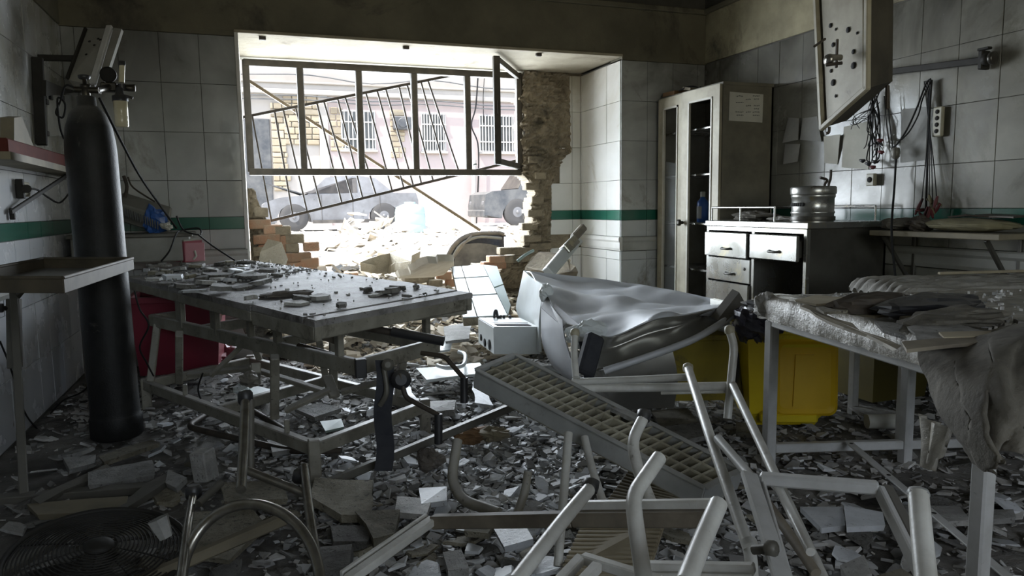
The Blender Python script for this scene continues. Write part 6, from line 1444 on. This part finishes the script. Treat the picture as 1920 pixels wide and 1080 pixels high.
# long rail lying in the rubble behind the stretcher foot
MB().bar(PD(545, 935, 2.5), PD(985, 752, 3.0), .03, .03, Z, .004).top('long_rail', M['greymet'], 'long grey metal rail lying across the floor behind the stretcher foot', 'rail')
tag(MB().tube(fillet([PZ(640, 845, .03), PZ(540, 845, .03), PZ(350, 800, .04), PZ(395, 772, .04), PZ(470, 768, .04), PZ(540, 810, .03)], .06), .014, 10).top('floor_hoop', M['iron'], 'dark bent tube hoop lying on the floor under the stretcher', 'tube'))
# ribbed plates under the chair frame
def ribbed(name, q, n_r, label, m='shelfwood'):
    root = thing(name, label, 'plate', q[0]); nn = (q[1]-q[0]).cross(q[3]-q[0]).normalized()
    if nn.z < 0: nn = -nn
    MB().prism(q, -nn*.006).build('plate', M[m], root)
    for k in range(n_r):
        t = (k+.5)/n_r; MB().bar(q[0].lerp(q[3], t)+nn*.004, q[1].lerp(q[2], t)+nn*.004, .010, .008, nn, .002).build('rib', M[m], root)
ribbed('ribbed_plate', [PZ(1100, 968, .10), PZ(1250, 968, .16), PZ(1215, 1078, .08), PZ(1050, 1075, .05)], 14, 'yellowed ribbed plate on the floor below the foreground chair arms', 'board')
ribbed('ribbed_plate', [PZ(1190, 868, .10), PZ(1330, 915, .06), PZ(1250, 960, .05), PZ(1135, 945, .05)], 14, 'brown ribbed plate on the floor below the louvre lamp', 'shelfwood')
# overturned round stool
sl = thing('stool_frame', 'overturned round stool frame of chrome tube standing on its ring at the lower left', 'stool', PD(465, 1085, 1.62))
rc_ = PD(467, 1088, 1.60); ru = (PD(600, 1088, 1.56)-rc_); rv = (PD(467, 945, 1.72)-rc_)
MB().tube([rc_+ru*math.cos(a)+rv*math.sin(a) for a in [2*pi*k/48 for k in range(48)]], .0125, 12, closed=True).build('ring', M['chrome'], sl)
tubes(sl, [([(460, 752, 2.02), (456, 850, 1.88), (452, 918, 1.75)], .0125, .03, 'leg', 'chrome'), ([(570, 875, 1.98), (580, 960, 1.78), (600, 1095, 1.58)], .0115, .03, 'leg', 'chrome'), ([(362, 928, 1.92), (352, 985, 1.76), (338, 1095, 1.56)], .0105, .03, 'leg', 'chrome'), ([(462, 882, 1.90), (572, 925, 1.90)], .011, .03, 'brace', 'chrome'), ([(470, 750, 2.03), (470, 880, 1.96)], .010, .03, 'brace', 'greymet'), ([(372, 945, 1.86), (415, 905, 1.94)], .010, .03, 'brace', 'greymet')])
for p, d_ in (((460, 744, 2.03), V((0, .1, 1))), ((562, 893, 1.97), V((-1, .2, .2))), ((363, 922, 1.93), V((0, .1, 1)))):
    MB().lathe([(.016, -.022), (.021, -.012), (.021, .010), (.015, .018)], PD(*p), d_, 14).build('rubber_foot', M['blackp'], sl)
crumple(PD(468, 712, 2.05), (.03, .03, .02), 55, .4).top('torn_bracket', M['greymet'], 'torn metal bracket above the tallest stool leg', 'bracket')
# fan guard
fg = thing('fan_guard', 'dark spiral wire fan guard lying on the floor at the lower left', 'fan', PZ(185, 1040, .10))
fc = PZ(185, 1040, .10); fax = V((.10, -.18, 1)).normalized(); fu, fv = frame_from(fax, X)
for k in range(19):
    r_ = .035+.0098*k; h_ = .028*(1-(k/18)**2)
    MB().tube([fc+(fu*math.cos(a)+fv*math.sin(a))*r_+fax*h_ for a in [2*pi*j/44 for j in range(44)]], .0022, 5, closed=True).build('wire_ring', M['blackiron'], fg)
for k in range(10):
    a = 2*pi*k/10; d_ = fu*math.cos(a)+fv*math.sin(a)
    MB().tube([fc+d_*.03+fax*.028, fc+d_*.12+fax*.018, fc+d_*.21], .002, 5).build('spoke', M['blackiron'], fg)
MB().tube([fc+(fu*math.cos(a)+fv*math.sin(a))*.215 for a in [2*pi*j/48 for j in range(48)]], .008, 8, closed=True).build('rim', M['blackiron'], fg)
MB().lathe([(.035, .022), (.035, .032), (.02, .038), (.001, .04)], fc, fax, 18).build('hub_badge', M['blackiron'], fg)
cu2 = thing('plastic_cup', 'crushed clear plastic cup lying between the fan guard and the stool ring', 'cup', PD(305, 1000, 1.95))
MB().lathe([(.018, 0), (.028, .055), (.030, .057)], PD(312, 1008, 1.95), V((-.35, .2, 1)), 6, False).build('cup', M['clearcup'], cu2)
# ------------------------------------------------------------ floor rubble
rs = random.Random(1234)
# (1) pieces that stand out in the photograph: pixel outline, height, thickness, shade, label
big = [
 ([(118, 858), (180, 852), (178, 868), (130, 880)], .035, .02, 'shard_grey', 'rounded grey plaster slab on the floor in front of the cylinder'),
 ([(165, 885), (285, 862), (290, 890), (215, 905), (165, 910)], .045, .025, 'shard_grey', 'broad pale grey slab on the floor between the cylinder and the stool'),
 ([(185, 856), (285, 824), (300, 830), (195, 866)], .04, .018, 'shard_olive', 'long narrow plaster lath right of the cylinder foot'),
 ([(60, 935), (200, 870), (210, 878), (75, 945)], .05, .02, 'greymet', 'long dark metal strip leaning from the tray stand foot'),
 ([(205, 950), (310, 888), (318, 898), (222, 962)], .05, .02, 'greymet', 'dark channel strip lying left of the stool ring'),
 ([(50, 945), (240, 930), (235, 955), (70, 965)], .05, .02, 'shelfwood', 'olive board lying across the foot of the tray stand'),
 ([(315, 880), (350, 895), (330, 915), (310, 905)], .05, .02, 'shard_grey', 'pale angular piece left of the upright box'),
 ([(590, 895), (700, 900), (695, 965), (640, 965), (580, 930)], .06, .03, 'shard_olive', 'large rough plaster slab right of the stool leg'),
 ([(665, 958), (750, 955), (740, 1000), (700, 1010)], .06, .03, 'shard_olive', 'rough plaster slab just behind the white side bar'),
 ([(745, 930), (810, 935), (800, 965), (740, 960)], .055, .02, 'shard_grey', 'grey slab at the bend of the white side bar'),
 ([(785, 915), (838, 912), (838, 938), (790, 945)], .05, .02, 'shard_blue', 'pale bluish slab beside the bent tube frame'),
 ([(600, 1025), (660, 1020), (655, 1060), (600, 1075)], .05, .03, 'shard_dark', 'dark slab at the foot of the stool leg'),
 ([(350, 960), (470, 950), (500, 985), (430, 1050), (365, 1040)], .05, .02, 'shard_olive', 'big olive sheet lying inside the stool ring'),
 ([(410, 905), (520, 900), (540, 935), (420, 940)], .06, .02, 'shard_olive', 'olive plate behind the stool ring'),
 ([(620, 985), (700, 985), (690, 1015), (625, 1015)], .05, .03, 'shard_dark', 'dark plaster slab below the large rough slab'),
 ([(870, 970), (930, 975), (915, 1000), (870, 995)], .05, .02, 'shard_olive', 'olive slab under the scorched front bar'),
 ([(925, 990), (985, 985), (1000, 1010), (945, 1025)], .05, .02, 'shard_blue', 'pale bluish slab below the scorched front bar'),
 ([(830, 1035), (865, 1030), (880, 1065), (840, 1070)], .05, .03, 'shard_grey', 'grey chunk near the bottom edge, right of the white side bar'),
 ([(1500, 950), (1580, 950), (1585, 985), (1540, 990)], .05, .018, 'shard_blue', 'broken white wall tile, left half, on the floor in the walking frame'),
 ([(1583, 947), (1655, 960), (1660, 985), (1588, 988)], .05, .018, 'shard_blue', 'broken white wall tile, right half, on the floor in the walking frame'),
 ([(1675, 945), (1800, 950), (1820, 975), (1700, 985)], .04, .018, 'shard_grey', 'grey flat slab under the perforated strip'),
 ([(1575, 1060), (1620, 1040), (1635, 1075), (1590, 1085)], .08, .03, 'shard_grey', 'pale chunk near the bottom edge right of the walking frame leg'),
 ([(1640, 1080), (1690, 1065), (1720, 1085), (1690, 1100)], .06, .02, 'shard_olive', 'olive slab at the bottom edge left of the short tube'),
 ([(1830, 955), (1900, 955), (1905, 970), (1840, 975)], .04, .02, 'shard_grey', 'grey slab right of the near couch leg'),
 ([(1590, 760), (1680, 770), (1690, 790), (1640, 785)], .05, .015, 'shard_grey', 'pale grey board right of the yellow bin'),
 ([(1380, 790), (1440, 800), (1430, 815), (1380, 810)], .04, .02, 'shard_olive', 'olive fragment in front of the yellow bin'),
 ([(1220, 770), (1290, 765), (1310, 790), (1240, 800)], .05, .02, 'shard_olive', 'olive slab under the white cross tubes'),
 ([(1240, 800), (1320, 792), (1330, 815), (1260, 830)], .05, .02, 'shard_dark', 'dark slab behind the louvre lamp'),
 ([(1100, 740), (1220, 745), (1260, 752), (1150, 765)], .06, .02, 'shard_blue', 'long pale splintered board behind the louvre lamp'),
 ([(780, 690), (900, 680), (905, 700), (800, 712)], .08, .015, 'whitecl', 'white panel lying behind the second crank of the stretcher'),
 ([(640, 600), (730, 596), (735, 606), (660, 612)], .18, .015, 'whitecl', 'white sheet lying on the rubble beyond the stretcher'),
 ([(832, 612), (885, 604), (880, 635), (835, 640)], .16, .02, 'shard_grey', 'grey curved plate leaning left of the white appliance'),
 ([(800, 640), (850, 636), (845, 655), (805, 660)], .12, .015, 'whitecl', 'white crumpled sheet left of the white appliance'),
 ([(885, 715), (905, 712), (925, 760), (890, 755)], .06, .01, 'shard_blue', 'clear bluish bag scrap by the upper end of the louvre lamp'),
 ([(690, 735), (770, 725), (780, 745), (700, 752)], .06, .02, 'shard_blue', 'pale slab on the floor behind the dark hanging strap'),
 ([(800, 752), (855, 750), (852, 768), (800, 772)], .06, .03, 'shard_grey', 'grey block beside the lower crank grip'),
 ([(460, 720), (510, 730), (500, 755), (455, 745)], .05, .012, 'whitecl', 'white sheet of paper-thin board under the stretcher frame'),
 ([(550, 765), (600, 755), (640, 765), (590, 782)], .05, .02, 'shard_grey', 'grey tile fragment inside the stretcher base'),
 ([(600, 790), (640, 785), (645, 800), (610, 808)], .05, .012, 'tank', 'pale blue-green tile chip inside the stretcher base'),
 ([(500, 825), (555, 822), (560, 840), (510, 848)], .04, .02, 'shard_grey', 'oval grey shard on the dark floor near the stretcher foot'),
]
for k, (pts, z_, th_, m_k, lab) in enumerate(big):
    q = []
    for px, py in pts:
        p = PZ(px, py, z_); q.append(PZ(px, py, max(z_, mound(p.x, p.y)*.9+.02)+rs.uniform(-.01, .012)))
    nm = {'greymet': 'metal_strip', 'shelfwood': 'board_piece', 'whitecl': 'white_sheet', 'tank': 'tile_chip'}.get(m_k, 'plaster_slab')
    slab(nm, q, th_, M[m_k], lab, cat={'metal_strip': 'strip', 'board_piece': 'board', 'white_sheet': 'sheet', 'tile_chip': 'tile'}.get(nm, 'slab'), group='large pieces among the floor rubble', seed=100+k, jag=.008)
ub = thing('small_box', 'small pale upright box block on the floor left of the stool', 'box', PZ(380, 895, .03))
MB().cbox(PZ(383, 872, .085), (.03, .035, .055), (V((.8, -.5, .1)).normalized(), V((.5, .8, 0)).normalized(), V((-.1, .05, 1)).normalized()), .004).build('block', M['shard_grey'], ub)
tag(crumple(PZ(880, 815, .05), (.075, .05, .035), 120, .5).top('carton_scrap', M['carton'], 'scorched brown carton scrap on top of the bent tube frame', 'carton'))
tag(crumple(PZ(925, 815, .05), (.06, .04, .03), 121, .5).top('carton_scrap', M['board'], 'tan carton scrap right of the scorched brown one', 'carton'))
tag(crumple(PZ(455, 728, .07), (.045, .04, .03), 122, .5).top('crumpled_paper', M['whitecl'], 'crumpled white paper under the stretcher frame', 'paper'))
tag(crumple(PZ(805, 860, .05), (.05, .05, .04), 123, .4).top('rubble_lump', M['dirtpile'], 'brown lump beside the right stretcher foot', 'lump'))
tag(MB().tube([PZ(1625, 790, .05), PZ(1680, 790, .05)], .032, 14).top('paper_roll', M['paper'], 'pale roll lying on the floor right of the yellow bin', 'roll'))
tag(crumple(PZ(1680, 945, .05), (.02, .015, .015), 124, .4).top('paper_wad', M['whitecl'], 'small white wad beside the walking frame leg', 'paper'))
tag(MB().tube(catmull([PZ(860, 660, .12), PZ(872, 665, .12), PZ(868, 685, .12), PZ(840, 690, .12), PZ(820, 685, .12)], 5), .012, 8).top('white_hose', M['whitecl'], 'curled white hose on the rubble left of the white appliance', 'hose'))
tag(MB().bar(PZ(250, 1095, .05), PZ(545, 968, .14), .035, .03, Z, .006).top('tan_lath', M['shelfwood'], 'tan lath lying through the stool ring', 'lath'))
tag(MB().bar(PZ(0, 1078, .05), PZ(160, 985, .07), .03, .02, Z, .004).top('metal_strip', M['greymet'], 'grey metal strip lying left of the fan guard', 'strip'))
wire('cable', [PZ(380, 700, .3), PZ(372, 735, .18), PZ(395, 775, .06), PZ(440, 798, .04)], .004, 'thin black cable trailing from the stretcher base to the floor hoop')
wire('cable', [PZ(180, 690, .05), PZ(160, 730, .05), PZ(120, 750, .04), PZ(95, 775, .04)], .004, 'pale thin cable on the floor behind the cylinder')
# plaster heap against the left wall
rub = rs
# (2) single shards scattered, the larger ones
kinds = ['shard_grey', 'shard_grey', 'shard_blue', 'shard_blue', 'shard_olive', 'shard_dark']
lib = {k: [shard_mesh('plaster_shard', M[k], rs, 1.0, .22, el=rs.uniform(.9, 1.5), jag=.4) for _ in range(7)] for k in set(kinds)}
zones = [  # (pixel box, how many, size range, shade list, where)
 ((560, 760, 880, 940), 42, (.02, .055), ['shard_grey', 'shard_blue', 'shard_blue', 'shard_dark'], 'in the middle of the floor beside the stretcher foot'),
 ((880, 760, 1140, 960), 62, (.018, .045), ['shard_blue', 'shard_grey', 'shard_blue', 'shard_olive'], 'among the flakes below the louvre lamp'),
 ((600, 940, 1080, 1100), 50, (.025, .06), ['shard_grey', 'shard_olive', 'shard_dark', 'shard_blue'], 'in the foreground around the scorched front bar'),
 ((0, 860, 560, 1090), 44, (.025, .07), ['shard_dark', 'shard_olive', 'shard_grey'], 'on the dark floor at the lower left'),  # darker mix: sooty floor, and the dim corner put into the shard colours
 ((250, 700, 600, 860), 36, (.02, .055), ['shard_grey', 'shard_dark', 'shard_blue'], 'on the floor around the stretcher base'),
 ((1120, 730, 1420, 1080), 36, (.025, .06), ['shard_olive', 'shard_dark', 'shard_grey'], 'on the floor behind the overturned white frame'),
 ((1420, 820, 1920, 1090), 34, (.02, .06), ['shard_grey', 'shard_dark', 'shard_blue'], 'on the floor under the near couch'),
 ((640, 560, 900, 760), 40, (.03, .08), ['shard_grey', 'shard_blue', 'shard_olive', 'shard_grey'], 'on the rubble slope between stretcher and white appliance'),
 ((560, 500, 1000, 560), 26, (.03, .09), ['shard_olive', 'shard_grey', 'shard_olive'], 'on the sunlit rubble edge below the window'),
]
adj = {'shard_grey': 'grey', 'shard_blue': 'pale bluish', 'shard_olive': 'olive', 'shard_dark': 'dark'}
def floor_hit(px, py):
    d = _dir(px, py); t = 0.9/F_PX; step = .02/F_PX*1.0
    p = CAM_POS
    for k in range(420):
        p = CAM_POS+d*t
        if p.z <= ground_z(p.x, min(p.y, 6.4)): break
        t += .018/F_PX
    return p
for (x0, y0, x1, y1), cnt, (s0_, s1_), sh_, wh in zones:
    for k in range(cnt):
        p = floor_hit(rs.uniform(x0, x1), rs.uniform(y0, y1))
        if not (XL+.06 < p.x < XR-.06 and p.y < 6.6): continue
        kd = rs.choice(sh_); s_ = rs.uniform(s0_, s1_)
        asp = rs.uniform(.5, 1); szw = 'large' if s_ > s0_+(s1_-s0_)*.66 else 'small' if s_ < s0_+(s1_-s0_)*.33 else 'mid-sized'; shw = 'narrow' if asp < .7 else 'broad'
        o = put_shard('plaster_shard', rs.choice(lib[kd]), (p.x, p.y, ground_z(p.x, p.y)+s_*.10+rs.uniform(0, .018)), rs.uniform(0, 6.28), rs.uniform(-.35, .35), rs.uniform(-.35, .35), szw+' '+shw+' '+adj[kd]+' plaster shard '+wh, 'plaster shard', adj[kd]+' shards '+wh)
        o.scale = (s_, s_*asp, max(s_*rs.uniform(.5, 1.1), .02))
# (3) the countless small crumbs and flakes
def crumbs(n, name, label, dist, m, smin, smax):
    vs, fs = [], []
    for _ in range(n):
        x, y, dens = dist()
        s_ = smin+(smax-smin)*rs.random()**2.6
        z = ground_z(x, y)+rs.uniform(-.2, .7)*s_*.6
        k = rs.choice((3, 4, 4, 5)); a0 = rs.uniform(0, 6.28)
        nrm = V((rs.gauss(0, .33), rs.gauss(0, .33), 1)).normalized(); u_, v_ = frame_from(nrm, V((rs.random(), rs.random(), .1)).normalized())
        b0 = len(vs); th_ = s_*rs.uniform(.12, .42)
        ring = []
        for j in range(k):
            a = a0+2*pi*(j+rs.uniform(-.3, .3))/k; r_ = s_*rs.uniform(.55, 1.1); ring.append(V((x, y, z))+u_*math.cos(a)*r_*1.25+v_*math.sin(a)*r_)
        vs += ring+[p+nrm*th_ for p in ring]
        fs += [[b0+k+j for j in range(k)]]+[[b0+j, b0+(j+1) % k, b0+k+(j+1) % k, b0+k+j] for j in range(k)]
    me = bpy.data.meshes.new(name); me.from_pydata([tuple(p) for p in vs], [], fs); me.materials.append(m); me.update()
    # outward winding check of the caps
    me.validate()
    o = link(name, me, None); return tag(o, label, 'rubble', None, 'stuff')
def d_all():
    while True:
        x, y = rs.uniform(XL+.03, XR-.05), 1.0+4.1*rs.random()
        d = .35+.65*math.exp(-((x-.9)**2/.9+(y-2.9)**2/1.6))+.35*nzv((x, y, 0), 1.7, 3)
        if x < -.1 and y < 3.4: d *= .6
        if rs.random() < d: return x, y, d
def d_mid():
    while True:
        x, y = rs.gauss(.95, .45), rs.gauss(2.55, .6)
        if XL < x < XR and 1.2 < y < 4.6: return x, y, 1
def d_slope():
    y = rs.uniform(4.45, 6.6); return (rs.uniform(.06, 2.6) if y > 5 else rs.uniform(.3, 2.4)), y, 1
crumbs(14000, 'floor_rubble', 'fine grey plaster rubble covering the whole floor of the room', d_all, M['crumbs'], .005, .032)
crumbs(7500, 'floor_rubble', 'dense pale flakes heaped between the stretcher and the louvre lamp', d_mid, M['shard_crumb'] if 'shard_crumb' in M else mat('pale_flake_crumbs', (0.50, 0.51, 0.52), (0.28, 0.28, 0.27), 6, rough=.6, island=.55), .006, .030)
crumbs(4200, 'rubble_slope', 'tan rubble slope spilling in through the broken wall', d_slope, M['rubble_out'], .015, .085)
def d_out():
    return rs.uniform(-1.5, 8), 6.5+13*rs.random()**1.5, 1
_g = ground_z
def ground_z(x, y): return (gz_out(x, y)+0.09*max(0, noise.noise(V((x*1.1, y*0.8, 7))))*(1 if y > 7 else 0)) if y > 6.5 else _g(x, y)
crumbs(1300, 'street_rubble', 'pale sunlit rubble scattered over the street outside', d_out, M['rubble_out'], .03, .16)
